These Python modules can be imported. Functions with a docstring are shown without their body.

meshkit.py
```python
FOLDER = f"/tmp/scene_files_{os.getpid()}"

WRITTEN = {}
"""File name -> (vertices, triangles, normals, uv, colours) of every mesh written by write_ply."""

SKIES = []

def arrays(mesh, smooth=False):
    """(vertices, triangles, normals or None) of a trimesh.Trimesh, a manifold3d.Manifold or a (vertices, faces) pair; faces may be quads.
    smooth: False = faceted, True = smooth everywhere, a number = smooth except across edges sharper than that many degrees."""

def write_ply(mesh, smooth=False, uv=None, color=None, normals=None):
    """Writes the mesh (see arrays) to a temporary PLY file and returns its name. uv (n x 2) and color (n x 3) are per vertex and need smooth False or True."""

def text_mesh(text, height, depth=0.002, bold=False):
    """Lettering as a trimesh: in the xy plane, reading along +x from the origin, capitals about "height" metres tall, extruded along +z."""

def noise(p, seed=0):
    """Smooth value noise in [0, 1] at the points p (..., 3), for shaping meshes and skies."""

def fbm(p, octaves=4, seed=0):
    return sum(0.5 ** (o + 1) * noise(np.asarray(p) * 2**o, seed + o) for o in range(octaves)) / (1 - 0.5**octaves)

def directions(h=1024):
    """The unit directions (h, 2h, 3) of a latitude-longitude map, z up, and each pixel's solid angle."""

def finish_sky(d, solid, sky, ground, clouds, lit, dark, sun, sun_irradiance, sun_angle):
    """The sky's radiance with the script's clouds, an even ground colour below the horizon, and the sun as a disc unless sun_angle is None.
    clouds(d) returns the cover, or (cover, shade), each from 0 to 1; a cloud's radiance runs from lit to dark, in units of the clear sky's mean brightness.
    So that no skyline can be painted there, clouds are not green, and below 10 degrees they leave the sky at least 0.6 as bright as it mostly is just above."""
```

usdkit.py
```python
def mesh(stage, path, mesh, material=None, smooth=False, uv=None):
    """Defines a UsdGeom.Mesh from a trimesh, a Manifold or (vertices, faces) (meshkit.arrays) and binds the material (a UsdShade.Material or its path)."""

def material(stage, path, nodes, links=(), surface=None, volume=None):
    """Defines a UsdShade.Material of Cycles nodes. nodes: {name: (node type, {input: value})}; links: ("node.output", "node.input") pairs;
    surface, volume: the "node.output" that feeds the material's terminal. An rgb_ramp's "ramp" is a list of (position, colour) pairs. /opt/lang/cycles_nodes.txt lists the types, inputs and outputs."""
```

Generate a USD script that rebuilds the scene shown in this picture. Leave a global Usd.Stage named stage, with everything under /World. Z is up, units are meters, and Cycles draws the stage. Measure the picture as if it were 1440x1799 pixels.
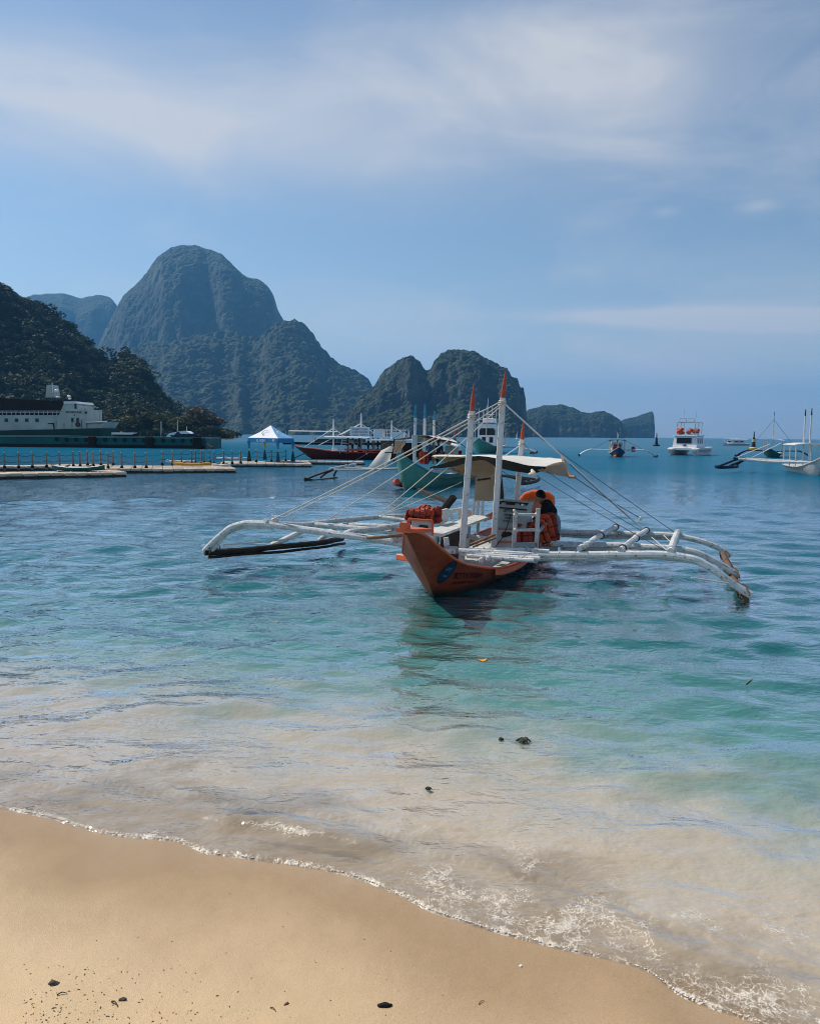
import math, numpy as np, trimesh, manifold3d, usdkit, meshkit
from pxr import Usd, UsdGeom, UsdLux, UsdShade, Gf, Sdf, Vt
from scipy.spatial import cKDTree
from scipy.ndimage import gaussian_filter1d

stage = Usd.Stage.CreateInMemory()
UsdGeom.SetStageUpAxis(stage, "Z"); UsdGeom.SetStageMetersPerUnit(stage, 1.0)
UsdGeom.Xform.Define(stage, "/World"); UsdGeom.Scope.Define(stage, "/World/Looks")
rng = np.random.default_rng(11)

# ------------------------------------------------------------------ camera
FPX, H = 1330.0, 2.5
ROLL, PITCH = math.radians(0.6), math.radians(5.82)
_F = np.array([0, math.cos(PITCH), -math.sin(PITCH)]); _U0 = np.array([0, math.sin(PITCH), math.cos(PITCH)]); _R0 = np.array([1.0, 0, 0])
_R = _R0 * math.cos(ROLL) + _U0 * math.sin(ROLL); _U = _U0 * math.cos(ROLL) - _R0 * math.sin(ROLL)
CAM = np.array([0, 0, H])
cam = UsdGeom.Camera.Define(stage, "/World/camera")
m = Gf.Matrix4d(1.0)
for i, v in enumerate((_R, _U, -_F)):
    m.SetRow(i, Gf.Vec4d(*map(float, v), 0))
m.SetRow(3, Gf.Vec4d(*map(float, CAM), 1))
cam.AddTransformOp().Set(m)
cam.CreateHorizontalApertureAttr(36.0); cam.CreateFocalLengthAttr(36.0 * FPX / 1440)
cam.CreateClippingRangeAttr(Gf.Vec2f(0.05, 60000))
EXPOSURE = 0.36
cam.CreateExposureAttr(EXPOSURE)

# ------------------------------------------------------------------ sky and sun
SUN_AZ, SUN_EL = math.radians(-62), math.radians(50)      # azimuth from +Y towards +X
SUN = np.array([math.sin(SUN_AZ) * math.cos(SUN_EL), math.cos(SUN_AZ) * math.cos(SUN_EL), math.sin(SUN_EL)])
SKY_STRENGTH, SUN_STRENGTH, HAZE = 0.078, 1.1, 0.00012
def dirv(px, py):
    d = _F + _R * (px - 720) / FPX + _U * (899.5 - py) / FPX
    return d / np.linalg.norm(d)
sky_nodes = {
    "tc": ("texture_coordinate", {}),
    "sky": ("sky_texture", {"sky_type": "single_scattering", "sun_disc": False, "sun_elevation": SUN_EL, "sun_rotation": SUN_AZ, "altitude": 0.0, "air_density": 1.15, "aerosol_density": 0.25, "ozone_density": 1.3}),
    # wispy high cloud over the whole sky, and the few larger veils that the photograph shows
    "mp": ("mapping", {"location": (0.25, 0.0, 0.1), "scale": (2.6, 2.6, 8.5)}),
    "n1": ("noise_texture", {"scale": 1.15, "detail": 6.0, "roughness": 0.55, "distortion": 0.6}),
    "r1": ("map_range", {"from_min": 0.50, "from_max": 0.85, "to_min": 0.0, "to_max": 0.45, "clamp": True}),
    "nc": ("map_range", {"from_min": 0.28, "from_max": 0.66, "to_min": 0.42, "to_max": 1.2, "clamp": True}),
    "dot0": ("value", {"value": 0.0}), "cl": ("color", {"value": (6.8, 6.7, 6.75)}), "mix": ("mix_color", {"use_clamp": False}), "top": ("math", {"math_type": "minimum", "value2": 0.9}),
    "bg": ("background_shader", {"strength": SKY_STRENGTH}),
}
sky_links = [("tc.generated", "mp.vector"), ("mp.vector", "n1.vector"), ("n1.fac", "r1.value"), ("n1.fac", "nc.value"), ("top.value", "mix.fac"), ("sky.color", "mix.a"), ("cl.color", "mix.b"), ("mix.result", "bg.color")]
prev = "r1.result"
for k, (px, py, wx, wy, st) in enumerate([(200, 205, 0.34, 0.055, 1.05), (540, 130, 0.28, 0.055, 0.60), (980, 105, 0.22, 0.085, 0.62), (1110, 180, 0.09, 0.06, 0.35), (1260, 560, 0.15, 0.009, 3.2), (1240, 630, 0.24, 0.045, 0.5), (1330, 362, 0.022, 0.008, 0.40), (1168, 372, 0.014, 0.005, 0.28), (720, 764, 1e4, 0.15, 0.52)]):
    c = dirv(px, py); e1 = np.cross(c, (0, 0, 1.0)); e1 /= np.linalg.norm(e1); e2 = np.cross(e1, c)
    if wx > 100: e2 = np.array([0, 0, 1.0])
    if py > 500 and py < 600: e1 = e1 - 0.06 * e2; e2 = np.cross(e1 / np.linalg.norm(e1), c)
    sky_nodes |= {f"a{k}": ("vector_math", {"math_type": "dot_product", "vector2": tuple(e1 / wx)}), f"b{k}": ("vector_math", {"math_type": "dot_product", "vector2": tuple(e2 / wy)}), f"o{k}": ("math", {"math_type": "subtract", "value2": float(c @ e2 / wy)}), f"aa{k}": ("math", {"math_type": "multiply"}), f"bb{k}": ("math", {"math_type": "multiply"}), f"s{k}": ("math", {"math_type": "add"}),
                  f"e{k}": ("math", {"math_type": "multiply", "value2": -1.0}), f"x{k}": ("math", {"math_type": "exponent"}), f"m{k}": ("math", {"math_type": "multiply", "value2": st}), f"n_{k}": ("math", {"math_type": "multiply"}), f"f{k}": ("vector_math", {"math_type": "dot_product", "vector2": tuple(c)}), f"g{k}": ("math", {"math_type": "greater_than", "value2": 0.0 if wx < 100 else -2.0}), f"h{k}": ("math", {"math_type": "multiply"}), f"p{k}": ("math", {"math_type": "add"})}
    sky_links += [("tc.generated", f"a{k}.vector1"), ("tc.generated", f"b{k}.vector1"), ("tc.generated", f"f{k}.vector1"), (f"f{k}.value", f"g{k}.value1"), (f"a{k}.value", f"aa{k}.value1"), (f"a{k}.value", f"aa{k}.value2"), (f"b{k}.value", f"o{k}.value1"), (f"o{k}.value", f"bb{k}.value1"), (f"o{k}.value", f"bb{k}.value2"), (f"aa{k}.value", f"s{k}.value1"), (f"bb{k}.value", f"s{k}.value2"),
                  (f"s{k}.value", f"e{k}.value1"), (f"e{k}.value", f"x{k}.value1"), (f"x{k}.value", f"m{k}.value1"), (f"m{k}.value", f"n_{k}.value1"), ("nc.result", f"n_{k}.value2"), (f"n_{k}.value", f"h{k}.value1"), (f"g{k}.value", f"h{k}.value2"), (f"h{k}.value", f"p{k}.value1"), (prev, f"p{k}.value2")]; prev = f"p{k}.value"
sky_links.append((prev, "top.value1"))
sky_mat = usdkit.material(stage, "/World/Looks/sky", sky_nodes, sky_links, surface="bg.background")
dome = UsdLux.DomeLight.Define(stage, "/World/sky")
UsdShade.MaterialBindingAPI.Apply(dome.GetPrim()).Bind(sky_mat)
sun = UsdLux.DistantLight.Define(stage, "/World/sun")
sun.CreateIntensityAttr(SUN_STRENGTH); sun.CreateAngleAttr(0.53); sun.CreateNormalizeAttr(True); sun.CreateColorAttr(Gf.Vec3f(1.0, 0.92, 0.80))
zx = SUN; xx = np.cross([0, 0, 1.0], zx); xx /= np.linalg.norm(xx); yy = np.cross(zx, xx)
m = Gf.Matrix4d(1.0)
for i, v in enumerate((xx, yy, zx)):
    m.SetRow(i, Gf.Vec4d(*map(float, v), 0))
sun.AddTransformOp().Set(m)

# ------------------------------------------------------------------ helpers
def ray(px, py): return _F + _R * (px - 720) / FPX + _U * (899.5 - py) / FPX
def P(px, py, Y):
    d = ray(px, py); return CAM + d * (Y / d[1])
def W(px, py, z=0.0):
    d = ray(px, py); return CAM + d * ((z - H) / d[2])
class Frame:
    """Local frame of a boat: x to starboard, y aft, z up; origin at the waterline of the bow."""
    def __init__(s, o, th, rl=0.0):
        s.o = np.asarray(o, float); t, r = math.radians(th), math.radians(rl)
        a = np.array([math.sin(t), math.cos(t), 0]); x = np.array([math.cos(t), -math.sin(t), 0]); z = np.array([0, 0, 1.0])
        s.M = np.stack([x * math.cos(r) - z * math.sin(r), a, z * math.cos(r) + x * math.sin(r)], 1)
    def L(s, px, py, **k):
        (ax, v), = k.items(); i = "xyz".index(ax)
        o = s.M.T @ (CAM - s.o); d = s.M.T @ ray(px, py)
        return o + d * ((v - o[i]) / d[i])
    def put(s, prim):
        m = Gf.Matrix4d(1.0)
        for i in range(3):
            m.SetRow(i, Gf.Vec4d(*map(float, s.M[:, i]), 0))
        m.SetRow(3, Gf.Vec4d(*map(float, s.o), 1))
        UsdGeom.Xformable(prim).AddTransformOp().Set(m)

used = {}
def numbered(parent, name):
    k = (parent, name); n = used.get(k, 0); used[k] = n + 1
    return f"{parent}/{name}" + (f"_{n:03d}" if n else "")
def tag(p, label=None, cat=None, group=None, kind=None):
    p = p.GetPrim() if hasattr(p, "GetPrim") else p
    for k, v in (("label", label), ("category", cat), ("group", group), ("kind", kind)):
        if v: p.SetCustomDataByKey(k, v)
    return p
def thing(name, label, cat, frame=None, group=None, loc=None):
    x = UsdGeom.Xform.Define(stage, numbered("/World", name))
    if frame is not None: frame.put(x)
    if loc is not None: x.AddTranslateOp().Set(Gf.Vec3d(*map(float, loc)))
    tag(x, label, cat, group); return str(x.GetPath())
def obj(name, mesh, mat, parent="/World", smooth=35, label=None, cat=None, group=None, kind=None):
    path = numbered(parent, name)
    o = usdkit.mesh(stage, path, mesh, mat, smooth=smooth)
    o.CreateDoubleSidedAttr(True)
    tag(o, label, cat, group, kind); return path
def place_copy(src, name, loc, rotz=0.0, scale=1.0, label=None, cat=None, group=None):
    x = UsdGeom.Xform.Define(stage, numbered("/World", name))
    x.AddTranslateOp().Set(Gf.Vec3d(*map(float, loc))); x.AddRotateZOp().Set(float(rotz)); x.AddScaleOp().Set(Gf.Vec3f(*(np.ones(3) * scale).tolist()))
    x.GetPrim().GetReferences().AddInternalReference(src); x.GetPrim().SetInstanceable(True)
    tag(x, label, cat, group); return x

cat_ = trimesh.util.concatenate
def box(c, s, R=None, ch=0.0):
    if ch:
        v = []
        hx, hy, hz = np.array(s) / 2
        for sx in (-1, 1):
            for sy in (-1, 1):
                for sz in (-1, 1):
                    v += [(sx * (hx - ch), sy * (hy - ch), sz * hz), (sx * (hx - ch), sy * hy, sz * (hz - ch)), (sx * hx, sy * (hy - ch), sz * (hz - ch))]
        b = trimesh.Trimesh(v).convex_hull
    else:
        b = trimesh.creation.box(s)
    if R is not None:
        T = np.eye(4); T[:3, :3] = R; b.apply_transform(T)
    b.apply_translation(c); return b
def basis(d, up=(0, 0, 1.0)):
    d = np.asarray(d, float) / np.linalg.norm(d)
    a = np.cross(d, up)
    if np.linalg.norm(a) < 1e-4: a = np.cross(d, (1.0, 0, 0))
    a /= np.linalg.norm(a); return a, np.cross(a, d), d
def beam(p, q, w, h, w2=None, h2=None, ch=0.12):
    """A squared timber from p to q, with small chamfers."""
    p, q = np.asarray(p, float), np.asarray(q, float); a, b, d = basis(q - p)
    v = []
    for o, ww, hh in ((p, w, h), (q, w2 or w, h2 or h)):
        e = ch * min(ww, hh)
        for sx, sy in ((1, 1), (1, -1), (-1, -1), (-1, 1)):
            v += [o + a * sx * (ww / 2 - e) + b * sy * hh / 2, o + a * sx * ww / 2 + b * sy * (hh / 2 - e)]
    return trimesh.Trimesh(np.array(v)).convex_hull
def tube(pts, r, n=8, cap=True):
    pts = np.asarray(pts, float); r = np.broadcast_to(r, (len(pts),)).astype(float)
    t = np.gradient(pts, axis=0); t /= np.linalg.norm(t, axis=1, keepdims=True) + 1e-12
    a, b, _ = basis(t[0]); A, B = [], []
    for k in range(len(pts)):
        a = a - t[k] * (a @ t[k]); a /= np.linalg.norm(a); b = np.cross(t[k], a); A.append(a); B.append(b)
    A, B = np.array(A), np.array(B); ang = np.arange(n) * 2 * np.pi / n
    v = pts[:, None] + r[:, None, None] * (np.cos(ang)[None, :, None] * A[:, None] + np.sin(ang)[None, :, None] * B[:, None])
    f = []
    for i in range(len(pts) - 1):
        for j in range(n):
            k = (j + 1) % n; f += [(i * n + j, i * n + k, (i + 1) * n + k), (i * n + j, (i + 1) * n + k, (i + 1) * n + j)]
    v = v.reshape(-1, 3)
    if cap:
        c0, c1 = len(v), len(v) + 1; v = np.vstack([v, pts[:1], pts[-1:]]); e = (len(pts) - 1) * n
        for j in range(n):
            k = (j + 1) % n; f += [(c0, k, j), (c1, e + j, e + k)]
    return trimesh.Trimesh(v, f, process=False)
def curve(pts, n=40):
    """Smooth curve through points (Catmull-Rom by chord)."""
    pts = np.asarray(pts, float)
    if len(pts) == 2: return pts[0] + (pts[1] - pts[0]) * np.linspace(0, 1, n)[:, None]
    from scipy.interpolate import PchipInterpolator
    s = np.r_[0, np.cumsum(np.linalg.norm(np.diff(pts, axis=0), axis=1))]
    return PchipInterpolator(s, pts)(np.linspace(0, s[-1], n))
def bamboo(pts, r0, r1=None, n=9, wob=0.0, seed=0, seg=0.32):
    """A bent bamboo pole with nodes."""
    r1 = r1 or r0; c = curve(pts, 60); L = np.linalg.norm(np.diff(c, axis=0), axis=1).sum(); g = np.random.default_rng(seed)
    k = max(24, int(L / 0.07)); c = curve(c, k); s = np.linspace(0, L, k); rr = np.linspace(r0, r1, k)
    d = np.abs((s + g.random() * seg) % seg - seg / 2); rr = rr * (1 + 0.10 * np.exp(-(d / 0.03) ** 2))
    if wob: c = c + wob * (np.stack([meshkit.noise(np.stack([s * 1.3, s * 0 + q + seed * 7.1, s * 0], 1)) for q in range(3)], 1) - 0.5)
    return tube(c, rr, n)
def sag(p, q, s=0.0, n=14, r=0.01, k=5):
    p, q = np.asarray(p, float), np.asarray(q, float); t = np.linspace(0, 1, n)[:, None]
    c = p + (q - p) * t; c[:, 2] -= s * 4 * (t * (1 - t))[:, 0]
    return tube(c, r, k)
def sheet(A):
    """Quad patch from an (n, m, 3) array."""
    A = np.asarray(A, float); n, mm = A.shape[:2]
    i, j = np.meshgrid(np.arange(n - 1), np.arange(mm - 1), indexing="ij")
    q = np.stack([i * mm + j, i * mm + j + 1, (i + 1) * mm + j + 1, (i + 1) * mm + j], -1).reshape(-1, 4)
    return trimesh.Trimesh(A.reshape(-1, 3), np.vstack([q[:, [0, 1, 2]], q[:, [0, 2, 3]]]), process=False)
def cloth(edge0, edge1, nu=24, nv=8, sagz=0.0, wr=0.015, seed=0, thick=0.006):
    a, b = curve(edge0, nu), curve(edge1, nu); t = np.linspace(0, 1, nv)[:, None, None]
    A = a[None] * (1 - t) + b[None] * t
    A[..., 2] -= sagz * 4 * (t * (1 - t))[..., 0] * np.sin(np.linspace(0, np.pi, nu))[None]
    A += wr * (meshkit.fbm(A * 2.2, 3, seed)[..., None] - 0.5) * np.array([1, 2, 2.0])
    nn = np.cross(np.gradient(A, axis=0), np.gradient(A, axis=1)); nn /= np.linalg.norm(nn, axis=-1, keepdims=True) + 1e-9; B = A - nn * thick
    return cat_([sheet(A), sheet(B[::-1])])
def panel(frame_pts, depth, nrm):
    """A solid slab whose front outline is a planar polygon of 3-D points; nrm points away from the viewer."""
    p = np.asarray(frame_pts, float); n = np.asarray(nrm, float) * depth
    return trimesh.Trimesh(np.vstack([p, p + n])).convex_hull
def blob(bones, res=14, refine=0.03, smooth=6):
    parts = []
    for a, ra, b, rb in bones:
        s = [manifold3d.Manifold.sphere(r, res).translate(list(map(float, o))) for o, r in ((a, ra), (b, rb))]
        parts.append(manifold3d.Manifold.batch_hull(s))
    mm = manifold3d.Manifold.batch_boolean(parts, manifold3d.OpType.Add).refine_to_length(refine).to_mesh()
    t = trimesh.Trimesh(mm.vert_properties[:, :3], mm.tri_verts)
    if smooth: trimesh.smoothing.filter_taubin(t, iterations=smooth)
    return t
def text_on(text, o, ex, ey, height, depth=0.004, bold=True, shear=0.0):
    t = meshkit.text_mesh(text, height, depth, bold); v = np.array(t.vertices)
    ex, ey = np.asarray(ex, float), np.asarray(ey, float); n = np.cross(ex, ey)
    t.vertices = np.asarray(o) + (v[:, :1] + shear * v[:, 1:2]) * ex + v[:, 1:2] * ey + v[:, 2:] * n; return t

# ------------------------------------------------------------------ materials
def pm(name, col, rough=0.5, var=0.18, scale=5.0, bump=0.0, bscale=30.0, metal=0.0, spec=0.28, chips=None, chip_at=0.62, transl=0.0, local=True):
    path = "/World/Looks/" + name; col = np.array(col, float)
    nd = {"tc": ("texture_coordinate", {}) if local else ("geometry", {}), "n": ("noise_texture", {"scale": scale, "detail": 5.0, "roughness": 0.6}),
          "r": ("rgb_ramp", {"ramp": [(0.3, tuple(col * (1 - var))), (0.7, tuple(np.minimum(col * (1 + var), 0.95)))]}), "p": ("principled_bsdf", {"roughness": rough, "metallic": metal, "specular_ior_level": spec})}
    src = "tc.object" if local else "tc.position"
    ln = [(src, "n.vector"), ("n.fac", "r.fac")]; out = "r.color"
    if chips is not None:
        nd |= {"n2": ("noise_texture", {"scale": scale * 3.1, "detail": 6.0, "roughness": 0.7}), "mr": ("map_range", {"from_min": chip_at, "from_max": chip_at + 0.03, "clamp": True}), "mx": ("mix_color", {"b": tuple(chips)})}
        ln += [(src, "n2.vector"), ("n2.fac", "mr.value"), ("mr.result", "mx.fac"), (out, "mx.a")]; out = "mx.result"
    ln.append((out, "p.base_color")); surf = "p.BSDF"
    if bump:
        nd |= {"nb": ("noise_texture", {"scale": bscale, "detail": 4.0}), "b": ("bump", {"strength": 0.6, "distance": bump})}
        ln += [(src, "nb.vector"), ("nb.fac", "b.height"), ("b.normal", "p.normal")]
    if transl:
        nd |= {"t": ("translucent_bsdf", {}), "m": ("mix_closure", {"fac": transl})}
        ln += [(out, "t.color"), ("p.BSDF", "m.closure1"), ("t.BSDF", "m.closure2")]; surf = "m.closure"
    return usdkit.material(stage, path, nd, ln, surface=surf)
M = dict(
    white=pm("white_paint", (0.54, 0.54, 0.52), 0.45, 0.12, 4, 0.003, 60, chips=(0.24, 0.20, 0.16), chip_at=0.60),
    bamboo=pm("painted_bamboo", (0.53, 0.545, 0.54), 0.5, 0.22, 6, 0.004, 45, chips=(0.20, 0.16, 0.11), chip_at=0.575),
    cleanwhite=pm("clean_white_paint", (0.68, 0.68, 0.68), 0.35, 0.06, 3),
    offwhite=pm("weathered_white_board", (0.40, 0.40, 0.38), 0.6, 0.2, 5, chips=(0.25, 0.22, 0.19), chip_at=0.70),
    grey=pm("grey_board", (0.24, 0.275, 0.27), 0.6, 0.15, 6),
    orange=pm("orange_hull_paint", (0.20, 0.036, 0.014), 0.42, 0.2, 3, 0.003, 20, chips=(0.20, 0.04, 0.02), chip_at=0.66),
    trim=pm("orange_trim_paint", (0.58, 0.10, 0.030), 0.45, 0.15, 5, 0.003, 30, chips=(0.7, 0.62, 0.55), chip_at=0.69),
    tip=pm("red_brown_mast_tip", (0.32, 0.055, 0.03), 0.5, 0.3, 7),
    dark=pm("dark_wood", (0.028, 0.022, 0.018), 0.6, 0.4, 8, 0.004, 40, spec=0.10),
    wood=pm("brown_wood", (0.22, 0.13, 0.07), 0.65, 0.35, 9, 0.004, 40),
    black=pm("black_rubber", (0.012, 0.012, 0.013), 0.6, 0.2, 8, spec=0.10),
    bluef=pm("blue_black_bamboo", (0.014, 0.022, 0.045), 0.5, 0.3, 8, spec=0.10),
    floatwood=pm("dark_float_bamboo", (0.11, 0.065, 0.035), 0.65, 0.5, 7, 0.004, 40),
    rope=pm("pale_rope", (0.55, 0.51, 0.44), 0.8, 0.2, 30), darkrope=pm("dark_rope", (0.06, 0.055, 0.05), 0.8, 0.2, 30),
    vest=pm("orange_vest_cloth", (0.46, 0.062, 0.018), 0.75, 0.25, 12, 0.006, 60), vestdark=pm("dark_vest_strap", (0.03, 0.02, 0.02), 0.7, 0.2, 10),
    vestred=pm("red_vest_cloth", (0.27, 0.032, 0.016), 0.75, 0.3, 12, 0.006, 60),
    tarp=pm("white_tarpaulin", (0.74, 0.72, 0.67), 0.7, 0.08, 3, 0.004, 25, transl=0.3),
    beige=pm("beige_tarpaulin", (0.50, 0.41, 0.31), 0.75, 0.12, 3, 0.004, 25, transl=0.5),
    darkcloth=pm("dark_grey_cloth", (0.030, 0.033, 0.032), 0.85, 0.2, 6, 0.004, 40, spec=0.10),
    shirt=pm("black_shirt", (0.010, 0.010, 0.012), 0.9, 0.3, 12, 0.004, 50, spec=0.10), pants=pm("dark_trousers", (0.02, 0.02, 0.028), 0.9, 0.3, 12, spec=0.10),
    skin=pm("brown_skin", (0.22, 0.105, 0.06), 0.5, 0.12, 12), hair=pm("black_hair", (0.008, 0.007, 0.006), 0.6, 0.3, 40, spec=0.10),
    shellout=pm("orange_shell_rim", (0.75, 0.13, 0.03), 0.4, 0.1, 4), shellin=pm("pale_orange_shell", (0.72, 0.40, 0.30), 0.5, 0.1, 4),
    text=pm("black_lettering", (0.015, 0.015, 0.017), 0.6, 0.2, 10),
    emblem=pm("dark_blue_emblem", (0.012, 0.035, 0.075), 0.45, 0.6, 9), emblem2=pm("pale_blue_swirl", (0.10, 0.26, 0.42), 0.5, 0.4, 9),
    green=pm("teal_hull_paint", (0.065, 0.225, 0.175), 0.4, 0.2, 2, 0.003, 12, chips=(0.03, 0.13, 0.11), chip_at=0.66),
    greendark=pm("dark_green_paint", (0.012, 0.085, 0.085), 0.5, 0.2, 1, spec=0.10), navy=pm("navy_paint", (0.02, 0.05, 0.09), 0.5, 0.25, 3, spec=0.10),
    redhull=pm("dark_red_hull_paint", (0.065, 0.011, 0.008), 0.45, 0.25, 1.5), redtrim=pm("red_trim_paint", (0.45, 0.07, 0.03), 0.5, 0.2, 2),
    blue=pm("sky_blue_cloth", (0.03, 0.23, 0.48), 0.7, 0.12, 3, transl=0.25), bluemast=pm("teal_mast_paint", (0.02, 0.20, 0.30), 0.5, 0.2, 5),
    tentwhite=pm("tent_white_cloth", (0.75, 0.78, 0.82), 0.7, 0.06, 2, transl=0.2), tentblue=pm("tent_pale_blue_cloth", (0.18, 0.44, 0.70), 0.7, 0.2, 1.5, transl=0.25),
    yellow=pm("yellow_cloth", (0.60, 0.38, 0.06), 0.7, 0.15, 4, transl=0.3), yel=pm("yellow_plastic", (0.50, 0.29, 0.045), 0.45, 0.2, 3), buoyy=pm("yellow_buoy_paint", (0.62, 0.36, 0.02), 0.5, 0.15, 2),
    dock=pm("sun_bleached_dock_plastic", (0.40, 0.33, 0.25), 0.7, 0.22, 2.5, 0.006, 20), dock2=pm("beige_dock_plastic", (0.46, 0.38, 0.30), 0.7, 0.22, 2.5, 0.006, 20), dockdark=pm("weedy_dock_edge", (0.035, 0.034, 0.026), 0.8, 0.4, 6),
    post=pm("weathered_post_wood", (0.22, 0.16, 0.11), 0.8, 0.3, 6), glass=pm("dark_window", (0.012, 0.018, 0.022), 0.12, 0.2, 2),
    shipwhite=pm("streaked_ship_white", (0.36, 0.38, 0.34), 0.5, 0.2, 0.35, chips=(0.32, 0.27, 0.20), chip_at=0.70), shipgreen=pm("ship_dark_green", (0.012, 0.045, 0.035), 0.5, 0.25, 0.5, spec=0.10), brownroof=pm("dark_brown_awning", (0.02, 0.013, 0.010), 0.7, 0.2, 1, spec=0.10),
    barge=pm("barge_green_steel", (0.010, 0.082, 0.080), 0.55, 0.25, 0.4, chips=(0.05, 0.03, 0.02), chip_at=0.72, spec=0.10), fender=pm("rusty_black_steel", (0.018, 0.013, 0.010), 0.8, 0.4, 1, spec=0.10),
    steel=pm("grey_steel_tube", (0.30, 0.33, 0.35), 0.4, 0.1, 5, metal=0.3), seaweed=pm("dark_seaweed", (0.045, 0.050, 0.028), 0.7, 0.4, 20), leaf=pm("orange_leaf", (0.70, 0.27, 0.02), 0.5, 0.2, 20),
    pebble=pm("dark_pebble", (0.045, 0.038, 0.030), 0.7, 0.4, 20), shell=pm("pale_shell", (0.70, 0.66, 0.58), 0.5, 0.1, 20), twig=pm("brown_twig", (0.09, 0.055, 0.03), 0.8, 0.3, 20),
    bark=pm("tree_bark", (0.10, 0.075, 0.05), 0.85, 0.3, 1.0), jug=pm("pale_blue_plastic", (0.45, 0.62, 0.70), 0.25, 0.1, 4, transl=0.5), water_bottle=None,
)
M["orange"] = usdkit.material(stage, "/World/Looks/worn_orange_hull", {"tc": ("texture_coordinate", {}), "x": ("separate_xyz", {}), "n": ("noise_texture", {"scale": 3.0, "detail": 6.0, "roughness": 0.65}), "r": ("rgb_ramp", {"ramp": [(0.3, (0.155, 0.028, 0.011)), (0.55, (0.21, 0.038, 0.015)), (0.75, (0.26, 0.055, 0.024))]}),
    "ms": ("mapping", {"scale": (5.0, 5.0, 0.7)}), "ns": ("noise_texture", {"scale": 2.2, "detail": 5.0}), "ks": ("map_range", {"from_min": 0.55, "from_max": 0.72, "to_max": 0.75, "clamp": True}), "mxs": ("mix_color", {"b": (0.055, 0.026, 0.014)}),
    "zz": ("math", {"math_type": "multiply_add", "value2": -0.22}), "kz": ("map_range", {"from_min": -0.02, "from_max": 0.10, "to_min": 0.92, "to_max": 0.0, "clamp": True}), "mxz": ("mix_color", {"b": (0.020, 0.022, 0.014)}), "p": ("principled_bsdf", {"roughness": 0.48, "specular_ior_level": 0.3}), "b": ("bump", {"strength": 0.5, "distance": 0.004})},
    [("tc.object", "x.vector"), ("tc.object", "n.vector"), ("n.fac", "r.fac"), ("tc.object", "ms.vector"), ("ms.vector", "ns.vector"), ("ns.fac", "ks.value"), ("ks.result", "mxs.fac"), ("r.color", "mxs.a"), ("n.fac", "zz.value1"), ("x.z", "zz.value3"), ("zz.value", "kz.value"), ("kz.result", "mxz.fac"), ("mxs.result", "mxz.a"), ("mxz.result", "p.base_color"), ("n.fac", "b.height"), ("b.normal", "p.normal")], surface="p.BSDF")
def leafmat(name, c1, c2, c3):
    nd = {"oi": ("object_info", {}), "g": ("geometry", {}), "n": ("noise_texture", {"scale": 0.45, "detail": 3.0}), "a": ("math", {"math_type": "multiply_add", "value2": 0.95, "value3": -0.42}),
          "s": ("math", {"math_type": "add"}), "r": ("rgb_ramp", {"ramp": [(0.1, c1), (0.45, c2), (0.95, c3)]}), "p": ("principled_bsdf", {"roughness": 0.7, "specular_ior_level": 0.12}), "t": ("translucent_bsdf", {}), "m": ("mix_closure", {"fac": 0.14})}
    return usdkit.material(stage, "/World/Looks/" + name, nd, [("g.position", "n.vector"), ("oi.random", "a.value1"), ("a.value", "s.value1"), ("n.fac", "s.value2"), ("s.value", "r.fac"), ("r.color", "p.base_color"), ("r.color", "t.color"), ("p.BSDF", "m.closure1"), ("t.BSDF", "m.closure2")], surface="m.closure")
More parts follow.
